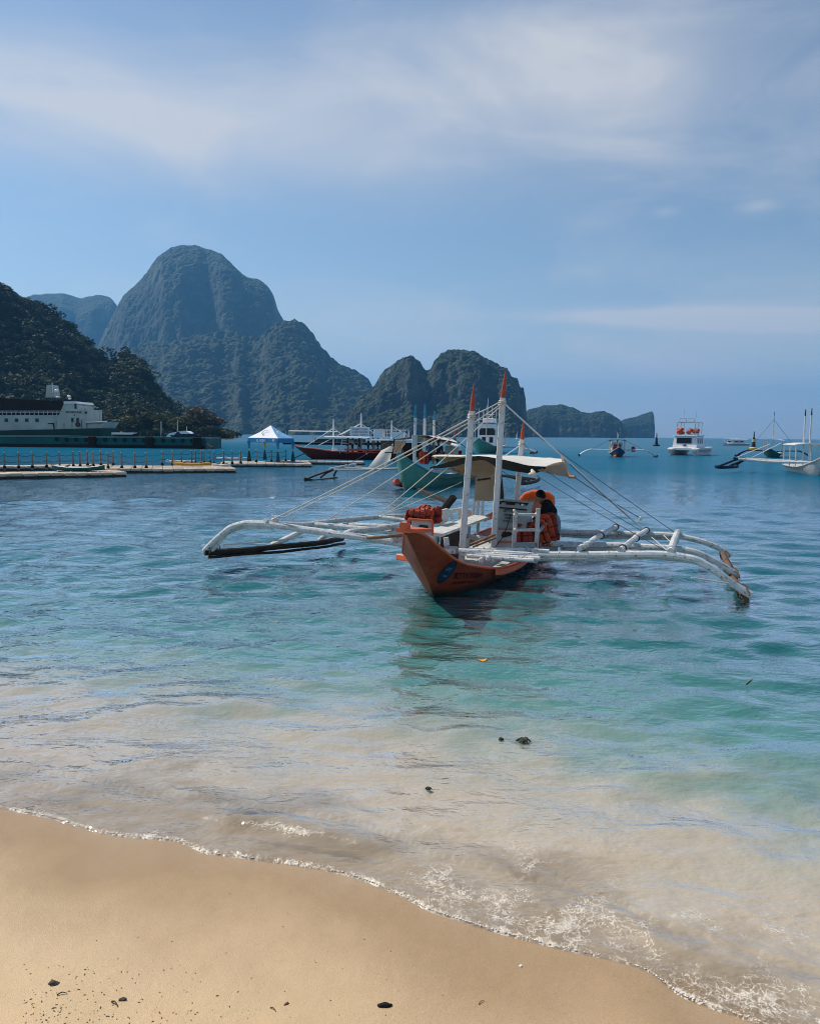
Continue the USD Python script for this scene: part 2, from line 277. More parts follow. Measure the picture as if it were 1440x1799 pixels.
M["leaves"] = leafmat("hill_foliage", (0.010, 0.019, 0.011), (0.024, 0.042, 0.017), (0.062, 0.074, 0.036))
M["leaves2"] = leafmat("shore_foliage", (0.018, 0.034, 0.012), (0.036, 0.055, 0.018), (0.085, 0.085, 0.034))
M["leavesdry"] = leafmat("dry_foliage", (0.05, 0.048, 0.026), (0.08, 0.066, 0.034), (0.12, 0.095, 0.055))
def rockmat(name, veg, rock, sc, tsc):
    """Limestone with forest: steep faces show rock, the rest is tree crowns."""
    nd = {"g": ("geometry", {}), "x": ("separate_xyz", {}), "n1": ("noise_texture", {"scale": sc, "detail": 6.0, "roughness": 0.65}), "n2": ("voronoi_texture", {"scale": tsc, "randomness": 1.0}),
          "mpv": ("mapping", {"scale": (1.0, 1.0, 0.16)}), "n3": ("noise_texture", {"scale": sc * 7, "detail": 5.0, "roughness": 0.6}), "iv": ("math", {"math_type": "multiply_add", "value2": -1.6, "value3": 1.0}), "hm": ("mix_float", {"use_clamp": False}),
          "st": ("math", {"math_type": "multiply_add", "value2": 0.45, "value3": -0.2}), "sl": ("math", {"math_type": "add"}), "k": ("map_range", {"from_min": 0.36, "from_max": 0.52, "clamp": True}),
          "rr": ("rgb_ramp", {"ramp": [(0.3, tuple(np.array(rock) * 0.4)), (0.5, tuple(rock)), (0.72, tuple(np.array(rock) * 2.3))]}),
          "rv": ("rgb_ramp", {"ramp": [(0.2, tuple(np.array(veg) * 1.35)), (0.6, tuple(veg)), (0.95, tuple(np.array(veg) * 0.5))]}),
          "n4": ("noise_texture", {"scale": sc * 3.0, "detail": 5.0, "roughness": 0.6}), "pv": ("rgb_ramp", {"ramp": [(0.3, (0.55, 0.6, 0.65)), (0.5, (1, 1, 1)), (0.7, (1.9, 1.75, 1.45))]}), "pm": ("mix_color", {"blend_type": "multiply", "fac": 1.0, "use_clamp": False}), "mx": ("mix_color", {}), "b": ("bump", {"strength": 0.9, "distance": 5.5}), "p": ("principled_bsdf", {"roughness": 0.9, "specular_ior_level": 0.15})}
    ln = [("g.position", "n1.vector"), ("g.position", "n2.vector"), ("g.position", "mpv.vector"), ("mpv.vector", "n3.vector"), ("g.normal", "x.vector"), ("n1.fac", "st.value1"), ("x.z", "sl.value1"), ("st.value", "sl.value2"), ("sl.value", "k.value"),
          ("n3.fac", "rr.fac"), ("n2.distance", "rv.fac"), ("k.result", "mx.fac"), ("g.position", "n4.vector"), ("n4.fac", "pv.fac"), ("rr.color", "mx.a"), ("rv.color", "mx.b"), ("mx.result", "pm.a"), ("pv.color", "pm.b"), ("pm.result", "p.base_color"), ("n2.distance", "iv.value1"), ("k.result", "hm.fac"), ("n3.fac", "hm.a"), ("iv.value", "hm.b"), ("hm.result", "b.height"), ("b.normal", "p.normal")]
    return usdkit.material(stage, "/World/Looks/" + name, nd, ln, surface="p.BSDF")
M["mtn"] = rockmat("far_limestone_forest", (0.019, 0.031, 0.019), (0.036, 0.041, 0.040), 0.006, 0.10)
M["mtn2"] = rockmat("near_limestone_forest", (0.019, 0.031, 0.018), (0.034, 0.038, 0.037), 0.01, 0.15)
M["hill"] = rockmat("hill_soil_forest", (0.018, 0.024, 0.013), (0.022, 0.026, 0.022), 0.03, 0.22)

# ------------------------------------------------------------------ beach, sea bed and sea
_sh = np.array([W(*q)[:2] for q in ((-60, 1412), (20, 1425), (90, 1440), (150, 1457), (210, 1470), (300, 1477), (370, 1500), (440, 1508), (520, 1520), (600, 1535), (690, 1568), (760, 1602), (840, 1628), (920, 1650), (1000, 1672), (1070, 1686), (1130, 1705), (1200, 1752), (1275, 1782), (1370, 1815))])
SX = np.r_[-60, -9, -5, _sh[:, 0], 2.4, 4.5, 60.0]
SY = np.r_[26, 6.6, 5.55, _sh[:, 1], _sh[-1, 1] - 0.55, 0.6, -42.0]
def shore_y(x):
    from scipy.interpolate import PchipInterpolator
    return PchipInterpolator(SX, SY)(np.clip(x, -60, 60))
def offshore(x, y):
    """Signed distance seaward of the waterline (metres, approximate)."""
    return (y - shore_y(x)) * 0.9
def ground_z(x, y):
    d = offshore(x, y)
    z = np.where(d < 0, -d * 0.085 + 0.0, -d * 0.16 * np.exp(-d / 60) - 0.02 * np.minimum(d, 3))
    z = np.maximum(z, -4.0); z = np.minimum(z, 1.6)
    return z
def fan(r, az):
    R, A = np.meshgrid(r, az, indexing="ij"); return np.stack([R * np.sin(A), R * np.cos(A)], -1)
def prim_float(path, name, vals):
    UsdGeom.PrimvarsAPI(stage.GetPrimAtPath(path)).CreatePrimvar(name, Sdf.ValueTypeNames.FloatArray, "vertex").Set(Vt.FloatArray.FromNumpy(np.asarray(vals, np.float32)))
sand = usdkit.material(stage, "/World/Looks/sand", {
    "g": ("geometry", {}), "at": ("attribute", {"attribute": "offshore"}),
    "n": ("noise_texture", {"scale": 0.9, "detail": 4.0, "roughness": 0.55}), "nf": ("noise_texture", {"scale": 240.0, "detail": 2.0}), "nm": ("noise_texture", {"scale": 14.0, "detail": 5.0, "roughness": 0.65}),
    "w1": ("math", {"math_type": "multiply_add", "value2": 1.5, "value3": -0.75}), "w2": ("math", {"math_type": "add"}),
    "wet": ("rgb_ramp", {"ramp": [(0.0, (0.54, 0.385, 0.205)), (0.35, (0.52, 0.375, 0.21)), (0.56, (0.48, 0.345, 0.20)), (0.68, (0.41, 0.285, 0.16)), (0.80, (0.35, 0.235, 0.125)), (0.89, (0.36, 0.25, 0.145)), (1.0, (0.43, 0.325, 0.205))]}),
    "wm": ("map_range", {"from_min": -2.6, "from_max": 0.4, "clamp": True}), "wr": ("map_range", {"from_min": -1.5, "from_max": -0.1, "to_min": 0.72, "to_max": 0.17, "clamp": True}),
    "gr": ("rgb_ramp", {"ramp": [(0.25, (0.72, 0.72, 0.74)), (0.5, (1, 1, 1)), (0.75, (1.25, 1.22, 1.18))]}), "mul": ("mix_color", {"blend_type": "multiply", "fac": 1.0, "use_clamp": False}),
    "hs": ("math", {"math_type": "multiply_add", "value2": 2.0}), "b": ("bump", {"strength": 0.55, "distance": 0.004}), "p": ("principled_bsdf", {"specular_ior_level": 0.4})},
    [("g.position", "n.vector"), ("g.position", "nf.vector"), ("g.position", "nm.vector"), ("n.fac", "w1.value1"), ("w1.value", "w2.value1"), ("at.fac", "w2.value2"), ("w2.value", "wm.value"), ("wm.result", "wet.fac"), ("w2.value", "wr.value"), ("wr.result", "p.roughness"),
     ("nf.fac", "gr.fac"), ("wet.color", "mul.a"), ("gr.color", "mul.b"), ("mul.result", "p.base_color"), ("nm.fac", "hs.value1"), ("nf.fac", "hs.value3"), ("hs.value", "b.height"), ("b.normal", "p.normal")], surface="p.BSDF")
r = np.r_[np.linspace(0.05, 1.6, 12), np.geomspace(1.7, 9, 230), np.geomspace(9.2, 80, 60), np.geomspace(90, 9000, 20)]
az = np.r_[np.linspace(-math.pi, -0.62, 70)[:-1], np.linspace(-0.62, 0.62, 330), np.linspace(0.62, math.pi, 70)[1:]]
g = fan(r, az); x, y = g[..., 0], g[..., 1]
z = ground_z(x, y); rr = np.hypot(x, y)
z = z + np.where(rr < 40, 1, 0) * (0.05 * (meshkit.fbm(np.stack([x * 0.55, y * 0.55, x * 0], -1), 3, 3) - 0.5) + 0.012 * (meshkit.fbm(np.stack([x * 4, y * 4, x * 0], -1), 3, 8) - 0.5))
near_dry = np.clip((-offshore(x, y) - 1.35) / 0.5, 0, 1) * np.clip((-x - 0.5) / 0.8, 0, 1) * (rr < 12)
z = z + near_dry * 0.05 * (meshkit.fbm(np.stack([x * 7, y * 7, x * 0], -1), 4, 5) - 0.5)
BZ = z
A = np.concatenate([g, z[..., None]], -1)
gp = obj("beach", sheet(A), sand, smooth=True, label="wet golden sand beach sloping down under the shallow sea", cat="beach", kind="structure")
prim_float(gp, "offshore", offshore(x, y).ravel())
SAND_T, BZ = cKDTree(g.reshape(-1, 2)), BZ.ravel()
def sand_at(x, y):
    x, y = np.atleast_1d(x), np.atleast_1d(y); k = SAND_T.query(np.stack([x, y], -1), k=3)
    w = 1 / (k[0] + 1e-4); return (BZ[k[1]] * w).sum(1) / w.sum(1)

sea = usdkit.material(stage, "/World/Looks/sea_water", {
    "g": ("geometry", {}), "at": ("attribute", {"attribute": "offshore"}), "fm": ("attribute", {"attribute": "foam"}),
    # clouds of stirred-up sand drifting in the shallows
    "mp": ("mapping", {"scale": (0.9, 1.15, 1.0), "rotation": (0, 0, 0.35)}), "n": ("noise_texture", {"scale": 1.5, "detail": 8.0, "roughness": 0.62, "distortion": 0.35}),
    "m1": ("math", {"math_type": "multiply_add", "value2": 2.6, "value3": -1.15}), "m2": ("math", {"math_type": "add"}),
    "md": ("map_range", {"from_min": 0.0, "from_max": 30.0, "clamp": True}),
    "body": ("rgb_ramp", {"ramp": [(0.0, (0.44, 0.355, 0.255)), (0.030, (0.42, 0.35, 0.26)), (0.066, (0.35, 0.325, 0.255)), (0.092, (0.19, 0.26, 0.22)), (0.125, (0.066, 0.195, 0.175)), (0.22, (0.013, 0.115, 0.115)), (0.42, (0.004, 0.100, 0.130)), (1.0, (0.002, 0.095, 0.170))]}),
    "big": ("noise_texture", {"scale": 0.16, "detail": 7.0, "roughness": 0.68}), "bigr": ("rgb_ramp", {"ramp": [(0.32, (0.80, 0.86, 0.91)), (0.5, (1.0, 1.0, 1.0)), (0.68, (1.10, 1.07, 1.05))]}), "bm": ("mix_color", {"blend_type": "multiply", "fac": 1.0, "use_clamp": False}),
    "op": ("map_range", {"from_min": -0.4, "from_max": 1.0, "to_min": 0.10, "to_max": 1.0, "clamp": True}),
    "rg": ("map_range", {"from_min": 18.0, "from_max": 200.0, "to_min": 0.02, "to_max": 0.28, "clamp": True}),
    "mpa": ("mapping", {"scale": (1.0, 1.8, 1.0), "rotation": (0, 0, 0.12)}), "w1": ("noise_texture", {"scale": 1.6, "detail": 4.0, "roughness": 0.55, "distortion": 0.4}), "w2": ("noise_texture", {"scale": 6.5, "detail": 3.0, "roughness": 0.5}),
    "ws": ("math", {"math_type": "multiply_add", "value2": 0.32}), "b": ("bump", {"strength": 0.9, "distance": 0.05}),
    "p": ("principled_bsdf", {"specular_ior_level": 0.0}), "fr": ("layer_weight", {"blend": 0.25}), "frm": ("math", {"math_type": "multiply_add", "value2": 0.9, "value3": 0.02}), "tr": ("transparent_bsdf", {"color": (0.97, 0.97, 0.94)}), "gl": ("glossy_bsdf", {"roughness": 0.04, "color": (1, 1, 1)}),
    "thin": ("mix_closure", {}), "mix": ("mix_closure", {}), "lw": ("layer_weight", {"blend": 0.5}), "lp": ("math", {"math_type": "power", "value2": 3.6}), "lm": ("math", {"math_type": "multiply_add", "value3": 0.02}), "ld": ("map_range", {"from_min": 4.0, "from_max": 60.0, "to_min": 1.55, "to_max": 0.24, "clamp": True}), "gw": ("glossy_bsdf", {"color": (0.97, 0.98, 1.0)}), "wat": ("mix_closure", {}),
    # foam
    "fv": ("voronoi_texture", {"feature": "distance_to_edge", "scale": 15.0, "randomness": 1.0}), "fd": ("noise_texture", {"scale": 5.0, "detail": 5.0, "roughness": 0.65}), "fdm": ("vector_math", {"math_type": "multiply_add", "vector2": (0.55, 0.4, 0.5)}),
    "fl": ("map_range", {"from_min": 0.0, "from_max": 0.075, "to_min": 1.0, "to_max": 0.0, "clamp": True}), "fn": ("noise_texture", {"scale": 3.4, "detail": 7.0, "roughness": 0.72}), "fx": ("math", {"math_type": "multiply_add", "value2": 1.55, "value3": -0.275}),
    "f1": ("math", {"math_type": "multiply_add", "value2": 0.30}), "f2": ("math", {"math_type": "add"}), "f3": ("map_range", {"from_min": 1.06, "from_max": 1.26, "clamp": True}),
    "fb": ("principled_bsdf", {"base_color": (0.60, 0.54, 0.46), "roughness": 0.55}), "out": ("mix_closure", {})},
    [("g.position", "mp.vector"), ("mp.vector", "n.vector"), ("n.fac", "m1.value1"), ("m1.value", "m2.value1"), ("at.fac", "m2.value2"), ("m2.value", "md.value"), ("md.result", "body.fac"), ("g.position", "big.vector"), ("big.fac", "bigr.fac"), ("body.color", "bm.a"), ("bigr.color", "bm.b"), ("bm.result", "p.base_color"),
     ("m2.value", "op.value"), ("at.fac", "rg.value"), ("rg.result", "p.roughness"), ("g.position", "mpa.vector"), ("mpa.vector", "w1.vector"), ("mpa.vector", "w2.vector"), ("w2.fac", "ws.value1"), ("w1.fac", "ws.value3"), ("ws.value", "b.height"), ("b.normal", "p.normal"), ("b.normal", "gl.normal"), ("b.normal", "fr.normal"),
     ("fr.fresnel", "frm.value1"), ("frm.value", "thin.fac"), ("tr.BSDF", "thin.closure1"), ("gl.BSDF", "thin.closure2"), ("op.result", "mix.fac"), ("thin.closure", "mix.closure1"), ("wat.closure", "mix.closure2"), ("b.normal", "lw.normal"), ("lw.facing", "lp.value1"), ("lp.value", "lm.value1"), ("at.fac", "ld.value"), ("ld.result", "lm.value2"), ("lm.value", "wat.fac"), ("p.BSDF", "wat.closure1"), ("gw.BSDF", "wat.closure2"), ("rg.result", "gw.roughness"), ("b.normal", "gw.normal"),
     ("g.position", "fd.vector"), ("fd.color", "fdm.vector1"), ("g.position", "fdm.vector3"), ("fdm.vector", "fv.vector"), ("fv.distance", "fl.value"), ("g.position", "fn.vector"), ("fl.result", "f1.value1"), ("fn.fac", "fx.value1"), ("fx.value", "f1.value3"), ("f1.value", "f2.value1"), ("fm.fac", "f2.value2"), ("f2.value", "f3.value"), ("f3.result", "out.fac"), ("mix.closure", "out.closure1"), ("fb.BSDF", "out.closure2")],
    surface="out.closure")
r = np.r_[np.geomspace(2.4, 30, 430), np.geomspace(30.3, 9000, 150)[0:]]
az = np.r_[np.linspace(-1.45, -0.58, 40)[:-1], np.linspace(-0.58, 0.58, 470), np.linspace(0.58, 1.75, 50)[1:]]
sg = fan(r, az); x, y = sg[..., 0], sg[..., 1]; rr = np.hypot(x, y); off = offshore(x, y)
amp_far = np.clip((60 - rr) / 40, 0, 1); grow = np.clip(off / 2.2, 0.22, 1)
z = np.zeros_like(x); wr = np.random.default_rng(5)
for k in range(56):
    lam = 0.26 * (6.5 ** wr.random()); th = wr.normal(0.1, 0.5); ph = wr.random() * 6.28; a = 0.0042 * lam ** 0.8 * (1 + 0.6 * np.clip((rr - 9) / 12, 0, 1))
    kx, ky = math.sin(th) * 2 * np.pi / lam, math.cos(th) * 2 * np.pi / lam
    warp = 0.5 * meshkit.noise(np.stack([x * 0.35, y * 0.35, x * 0 + k], -1)) if k < 18 else 0
    z = z + a * np.sin(kx * x + ky * y + ph + 5 * warp) * np.clip((lam * 36 - rr) / (lam * 10), 0, 1)
z = z * grow
gz = ground_z(x, y)
near = rr < 12
film = np.where(off > -0.02, 0.016 + 0.02 * np.clip(off, 0, 2), -0.06)
# a small breaking wavelet close to the waterline, left of the middle
cr = 0.34 + 0.10 * (meshkit.noise(np.stack([x * 1.1, x * 0, x * 0], -1), 4) - 0.5) + 0.03 * (meshkit.noise(np.stack([x * 6, x * 0, x * 0], -1), 9) - 0.5)
env = np.exp(-((x + 0.72) / 0.75) ** 2) + 0.45 * np.exp(-((x - 1.4) / 0.7) ** 2) + 0.3 * np.exp(-((x + 2.2) / 0.5) ** 2)
dd = off - cr
crest = 0.042 * env * np.where(dd > 0, np.exp(-(dd / 0.16) ** 2), np.exp(-(dd / 0.07) ** 2)) * (0.55 + 0.9 * meshkit.fbm(np.stack([x * 5, y * 5, x * 0], -1), 3, 2))
rip = 0.020 * (meshkit.fbm(np.stack([x * 4, y * 9, x * 0], -1), 5, 6) - 0.5) * np.exp(-np.clip(off - 0.1, 0, 9) / 1.8)
sb_ = gz.copy(); sel = near & (np.abs(off) < 0.9); sb_[sel] = sand_at(x[sel], y[sel])
edge_z = sb_ + np.where(off > 0, 0.013 * np.tanh(off / 0.03) + 0.01 * np.clip(off, 0, 1), off * 0.45)      # the thin lip of water that lies on the sand
wash = np.clip(off / 0.5, 0, 1) ** 1.3
z = np.where(near, np.where(off < 0.5, np.maximum(edge_z, np.where(off > 0.02, z * wash + 0.004, -9)), z + 0.012) + (crest + rip) * np.clip(off / 0.06, 0, 1), z)
z = np.where(near & (off < -0.35), gz - 0.15, z); z = np.where(~near & (off < 0), -0.5, z)
sp = obj("sea", sheet(np.concatenate([sg, z[..., None]], -1)), sea, smooth=True, label="turquoise sea with small ripples, clear and sandy near the beach", cat="sea", kind="structure")
prim_float(sp, "offshore", off.ravel())
edge = np.exp(-((off - 0.02) / 0.035) ** 2) * 0.62
band = np.clip(off / 0.08, 0, 1) * np.clip((1.35 - off) / 0.6, 0, 1) * np.clip((x + 0.35) / 0.6, 0, 1) * 0.285 + np.clip(off / 0.05, 0, 1) * np.clip((0.5 - off) / 0.3, 0, 1) * 0.22
cf = env * np.exp(-((dd + 0.035) / 0.04) ** 2) * 0.58
prim_float(sp, "foam", np.where(near, np.maximum.reduce([edge, band, np.clip(cf, 0, 0.7)]), 0).ravel())
# bubbles along the lip of the swash
fr_ = np.random.default_rng(3); bub = []
base = trimesh.creation.icosphere(0, 1.0)
xs = np.concatenate([fr_.uniform(-2.6, 1.75, 2600), fr_.normal(0.0, 0.25, 300), fr_.normal(1.05, 0.2, 300)])
for xv in xs:
    dens = meshkit.noise(np.array([[xv * 4.0, 0, 0]]), 21)[0]
    if fr_.random() > dens * 1.3: continue
    o = fr_.exponential(0.022) - 0.006; yv = shore_y(np.array([xv]))[0] + o / 0.9 + 0.02; s = fr_.uniform(0.0012, 0.0042)
    b_ = base.copy(); b_.apply_scale((s * fr_.uniform(1, 1.8), s, s * 0.7)); b_.apply_translation((xv, yv, 0)); bub.append((b_, xv, yv))
zz = sand_at(np.array([b[1] for b in bub]), np.array([b[2] for b in bub])) + 0.011
for (b_, _, _), q in zip(bub, zz): b_.apply_translation((0, 0, q))
M["foam"] = pm("sea_foam", (0.70, 0.64, 0.56), 0.35, 0.05, 50)
obj("foam", cat_([b[0] for b in bub]), M["foam"], smooth=True, label="line of white foam bubbles along the edge of the water", cat="foam", kind="stuff")

# ------------------------------------------------------------------ mountains
def mountain(name, label, prof, Yf, Yr, shape, mat, ncol, nrow, amp, tree, flute=0.0, back=0.5, rough=0.0, seed=0, kind="structure", yvar=0.12, cat="mountain"):
    """Land whose ridge line follows the photographed silhouette, foot at distance Yf, ridge at Yr, falling off again behind."""
    px = np.linspace(prof[0][0], prof[-1][0], ncol); py = np.interp(px, *np.array(prof, float).T[:2])
    py = gaussian_filter1d(py, 1.2)
    top = np.array([P(a, b, Yr) for a, b in zip(px, py)]); zt = np.maximum(top[:, 2], 0.5)
    sx = top[:, 0] / Yr
    T = np.linspace(0, 1, 4000); gz_ = np.interp(T, *np.array(shape, float).T)
    ln_ = np.r_[0, np.cumsum(np.hypot(np.diff(T) * (Yr - Yf) * 0.45, np.diff(gz_) * zt.max()))]
    tt = np.interp(np.linspace(0, ln_[-1], nrow), ln_, T); gg = np.interp(tt, T, gz_)
    tt = np.r_[tt, 1 + back * np.linspace(0.05, 1, 14)]; gg = np.r_[gg, np.cos(np.linspace(0.05, 1, 14) * np.pi / 2) ** 0.7 - 0.03]
    u = np.linspace(0, 1, ncol)
    wob = (meshkit.fbm(np.stack([px / 60, px * 0, px * 0 + seed], -1), 3, seed) - 0.5) * yvar * 2
    Yg = (Yf + (Yr - Yf) * tt)[:, None] + wob[None] * (Yr - Yf) * np.clip(1.3 - tt, 0, 1)[:, None] * 1.5
    mod = 1 + rough * (meshkit.fbm(np.stack([np.broadcast_to(px / 45, Yg.shape), np.broadcast_to(tt[:, None] * 5, Yg.shape), Yg * 0 + seed], -1), 4, seed + 3) - 0.5) * (np.sin(np.clip(tt, 0, 1) * np.pi) ** 1.0)[:, None] * 2
    Z = zt[None] * gg[:, None] * mod
    A = np.stack([sx[None] * Yg, Yg, Z], -1)
    q = A / tree
    pts = np.random.default_rng(seed + 50).random((12000, 3)) * np.array([np.ptp(A[..., 0]), np.ptp(A[..., 1]), max(np.ptp(A[..., 2]), 1)]) + A.reshape(-1, 3).min(0)
    lump = meshkit.fbm(q, 3, seed + 1) - 0.5; lump2 = np.abs(meshkit.noise(q * 0.45, seed + 7) - 0.5) * 2
    dn = amp * (lump * 1.3 + 0.9 * (lump2 - 0.4))
    fl = flute * (meshkit.fbm(np.stack([A[..., 0] / (tree * 1.6), A[..., 1] / (tree * 1.6), A[..., 2] / (tree * 9)], -1), 4, seed + 13) - 0.5)
    edgefade = np.clip(Z / (zt.max() * 0.02 + 1e-6), 0, 1)
    A[..., 1] -= (dn * 0.8 + fl) * edgefade; A[..., 2] += dn * 0.7 * np.clip(edgefade, 0, 1)
    return obj(name, sheet(A), mat, smooth=True, label=label, cat=cat, kind=kind), A
slope = [(0, -0.01), (0.02, 0.03), (0.5, 0.45), (0.85, 0.85), (1, 1)]
cliff = [(0, -0.01), (0.01, 0.08), (0.35, 0.36), (0.42, 0.62), (0.55, 0.84), (0.78, 0.955), (1, 1)]
dome = [(0, -0.01), (0.03, 0.10), (0.30, 0.34), (0.40, 0.55), (0.50, 0.72), (0.62, 0.85), (0.76, 0.94), (0.9, 0.985), (1, 1)]
sheer = [(0, -0.01), (0.01, 0.16), (0.10, 0.55), (0.3, 0.8), (0.6, 0.93), (1, 1)]
mountain("mountain", "hazy far rounded hills at the left, behind the tall dome", [(-140, 690), (-60, 560), (0, 535), (60, 517), (110, 514), (140, 524), (150, 523), (175, 517), (195, 523), (208, 540), (225, 600), (250, 690)], 2900, 3300, cliff, M["mtn"], 170, 80, 5, 20, 8, rough=0.06, seed=1)
mountain("mountain", "tall rounded limestone dome, the highest peak in the photo", [(120, 700), (160, 640), (180, 590), (195, 560), (215, 522), (240, 498), (258, 480), (275, 455), (300, 438), (325, 431), (350, 432), (370, 438), (390, 450), (410, 470), (425, 484), (437, 489), (455, 493), (470, 502), (480, 518), (488, 545), (497, 560), (520, 600), (560, 700)], 2150, 2650, dome, M["mtn"], 340, 250, 5, 11, 16, rough=0.05, seed=2)
mountain("mountain", "forested lower slope and ridge in front of the tall dome", [(110, 765), (150, 720), (180, 660), (205, 634), (235, 612), (265, 600), (300, 604), (335, 590), (370, 584), (400, 578), (430, 588), (455, 590), (480, 572), (500, 563), (522, 562), (540, 575), (556, 596), (570, 616), (590, 634), (608, 645), (632, 655), (648, 664), (655, 682), (668, 730), (690, 766)], 1500, 2050, slope, M["mtn"], 440, 260, 10, 10, 12, rough=0.22, seed=3)
mountain("mountain", "two limestone knolls joined by a saddle, with a sheer right end", [(590, 766), (610, 730), (630, 700), (648, 690), (657, 678), (668, 660), (682, 645), (700, 634), (715, 628), (728, 631), (740, 642), (748, 652), (755, 652), (762, 636), (775, 622), (792, 615), (812, 614), (835, 620), (856, 632), (875, 645), (890, 656), (902, 670), (908, 669), (914, 684), (918, 683), (922, 700), (925, 730), (926, 766)], 1150, 1420, cliff, M["mtn2"], 360, 220, 6.5, 7.5, 11, rough=0.18, seed=4)
mountain("island", "long low dark island with a notched crest, far right", [(880, 768), (905, 735), (930, 720), (950, 714), (985, 711), (1005, 717), (1020, 724), (1035, 726), (1048, 723), (1060, 722), (1075, 728), (1090, 738), (1102, 760), (1106, 768)], 2100, 2350, sheer, M["mtn2"], 240, 90, 6, 9, 14, rough=0.15, seed=5, cat="island")
mountain("island", "far rock island ending in a vertical cliff above the horizon", [(1060, 766), (1085, 742), (1098, 736), (1118, 732), (1138, 725), (1145, 722), (1149, 728), (1150, 769)], 2700, 2900, sheer, M["mtn2"], 100, 70, 6, 10, 10, rough=0.1, seed=6, cat="island")
_, HA = mountain("hill", "dark forested hillside close behind the moored ship, left edge", [(-160, 330), (-100, 400), (-40, 470), (20, 515), (60, 536), (90, 546), (112, 565), (135, 583), (155, 606), (175, 624), (200, 632), (222, 627), (240, 635), (255, 655), (262, 672), (280, 690), (300, 713), (318, 735), (340, 752), (372, 760), (398, 764), (410, 768)], 330, 470, [(0, -0.02), (0.01, 0.03), (0.25, 0.22), (0.55, 0.5), (0.75, 0.86), (1, 1)], M["hill"], 240, 120, 4, 7, 6, rough=0.2, seed=8, cat="hill")

# ------------------------------------------------------------------ trees of the near hill
def crown(seed, n=420, R=1.0, leaf=0.16, squash=0.75):
    g_ = np.random.default_rng(seed); cl = g_.normal(0, 0.42, (9, 3)) * (1, 1, 0.7); out_v, out_f = [], []
    for k in range(n):
        c = cl[k % 9]; d = g_.normal(size=3); d /= np.linalg.norm(d); rad = 0.34 + 0.2 * g_.random()
        p = (c + d * rad) * np.array([1, 1, squash]); nrm = d + g_.normal(0, 0.5, 3); a, b, _ = basis(nrm); s = leaf * g_.uniform(0.6, 1.3)
        q = np.array([p + s * a, p + s * 0.6 * b, p - s * a, p - s * 0.6 * b]) * R; i = len(out_v) * 4
        out_v.append(q); out_f += [(i, i + 1, i + 2), (i, i + 2, i + 3)]
    return trimesh.Trimesh(np.vstack(out_v), out_f, process=False)
pi = UsdGeom.PointInstancer.Define(stage, "/World/forest")
tag(pi, "dense dark forest covering the left hillside", "forest", kind="stuff")
protos = []
for k in range(4):
    cp = usdkit.mesh(stage, f"/World/forest/crown_{k + 1:03d}", crown(k, 300), M["leaves"], smooth=False); protos.append(cp.GetPath())
tr = np.random.default_rng(9); HAf = HA[2:118].reshape(-1, 3); pick = tr.choice(len(HAf), 2600, replace=False); pos = HAf[pick] + tr.normal(0, 0.8, (2600, 3))
keep = pos[:, 2] > 1.5; pos = pos[keep]; n = len(pos); sc = 1.9 * 3.0 ** tr.random(n)
pi.CreatePrototypesRel().SetTargets(protos); pi.CreateProtoIndicesAttr(Vt.IntArray.FromNumpy(tr.integers(0, 4, n).astype(np.int32)))
pi.CreatePositionsAttr(Vt.Vec3fArray.FromNumpy(pos.astype(np.float32))); pi.CreateScalesAttr(Vt.Vec3fArray.FromNumpy(np.stack([sc, sc, sc * tr.uniform(0.8, 1.2, n)], 1).astype(np.float32)))
half = tr.uniform(0, np.pi, n); qn = np.stack([np.cos(half), half * 0, half * 0, np.sin(half)], 1)
pi.CreateOrientationsAttr(Vt.QuathArray([Gf.Quath(float(a), 0, 0, float(b)) for a, _, _, b in qn]))

def tree(label, px, pyb, Y, h, w, mat, seed, group=None):
    g_ = np.random.default_rng(seed); base = P(px, pyb, Y); base[2] = max(base[2] - 1.0, -0.3)
    t = thing("tree", label, "tree", loc=base, group=group)
    obj("trunk", cat_([tube(curve([(0, 0, -0.5), (0.1 * h, 0, 0.35 * h), (0.05 * h, 0.05 * h, 0.7 * h)], 8), np.linspace(0.05 * h, 0.02 * h, 8), 6)] +
        [tube(curve([(0.08 * h, 0, 0.3 * h), (math.cos(a) * w * 0.3, math.sin(a) * w * 0.3, 0.62 * h)], 5), np.linspace(0.025 * h, 0.008 * h, 5), 5) for a in g_.uniform(0, 6.28, 4)]), M["bark"], t)
    cs = []
    for k in range(5):
        c = crown(seed * 10 + k, 260, 1.0, 0.15); c.apply_scale((w * 0.36, w * 0.36, h * 0.34)); c.apply_translation((g_.normal(0, w * 0.16), g_.normal(0, w * 0.16), h * g_.uniform(0.5, 0.78))); cs.append(c)
    obj("crown", cat_(cs), mat, t, smooth=False)
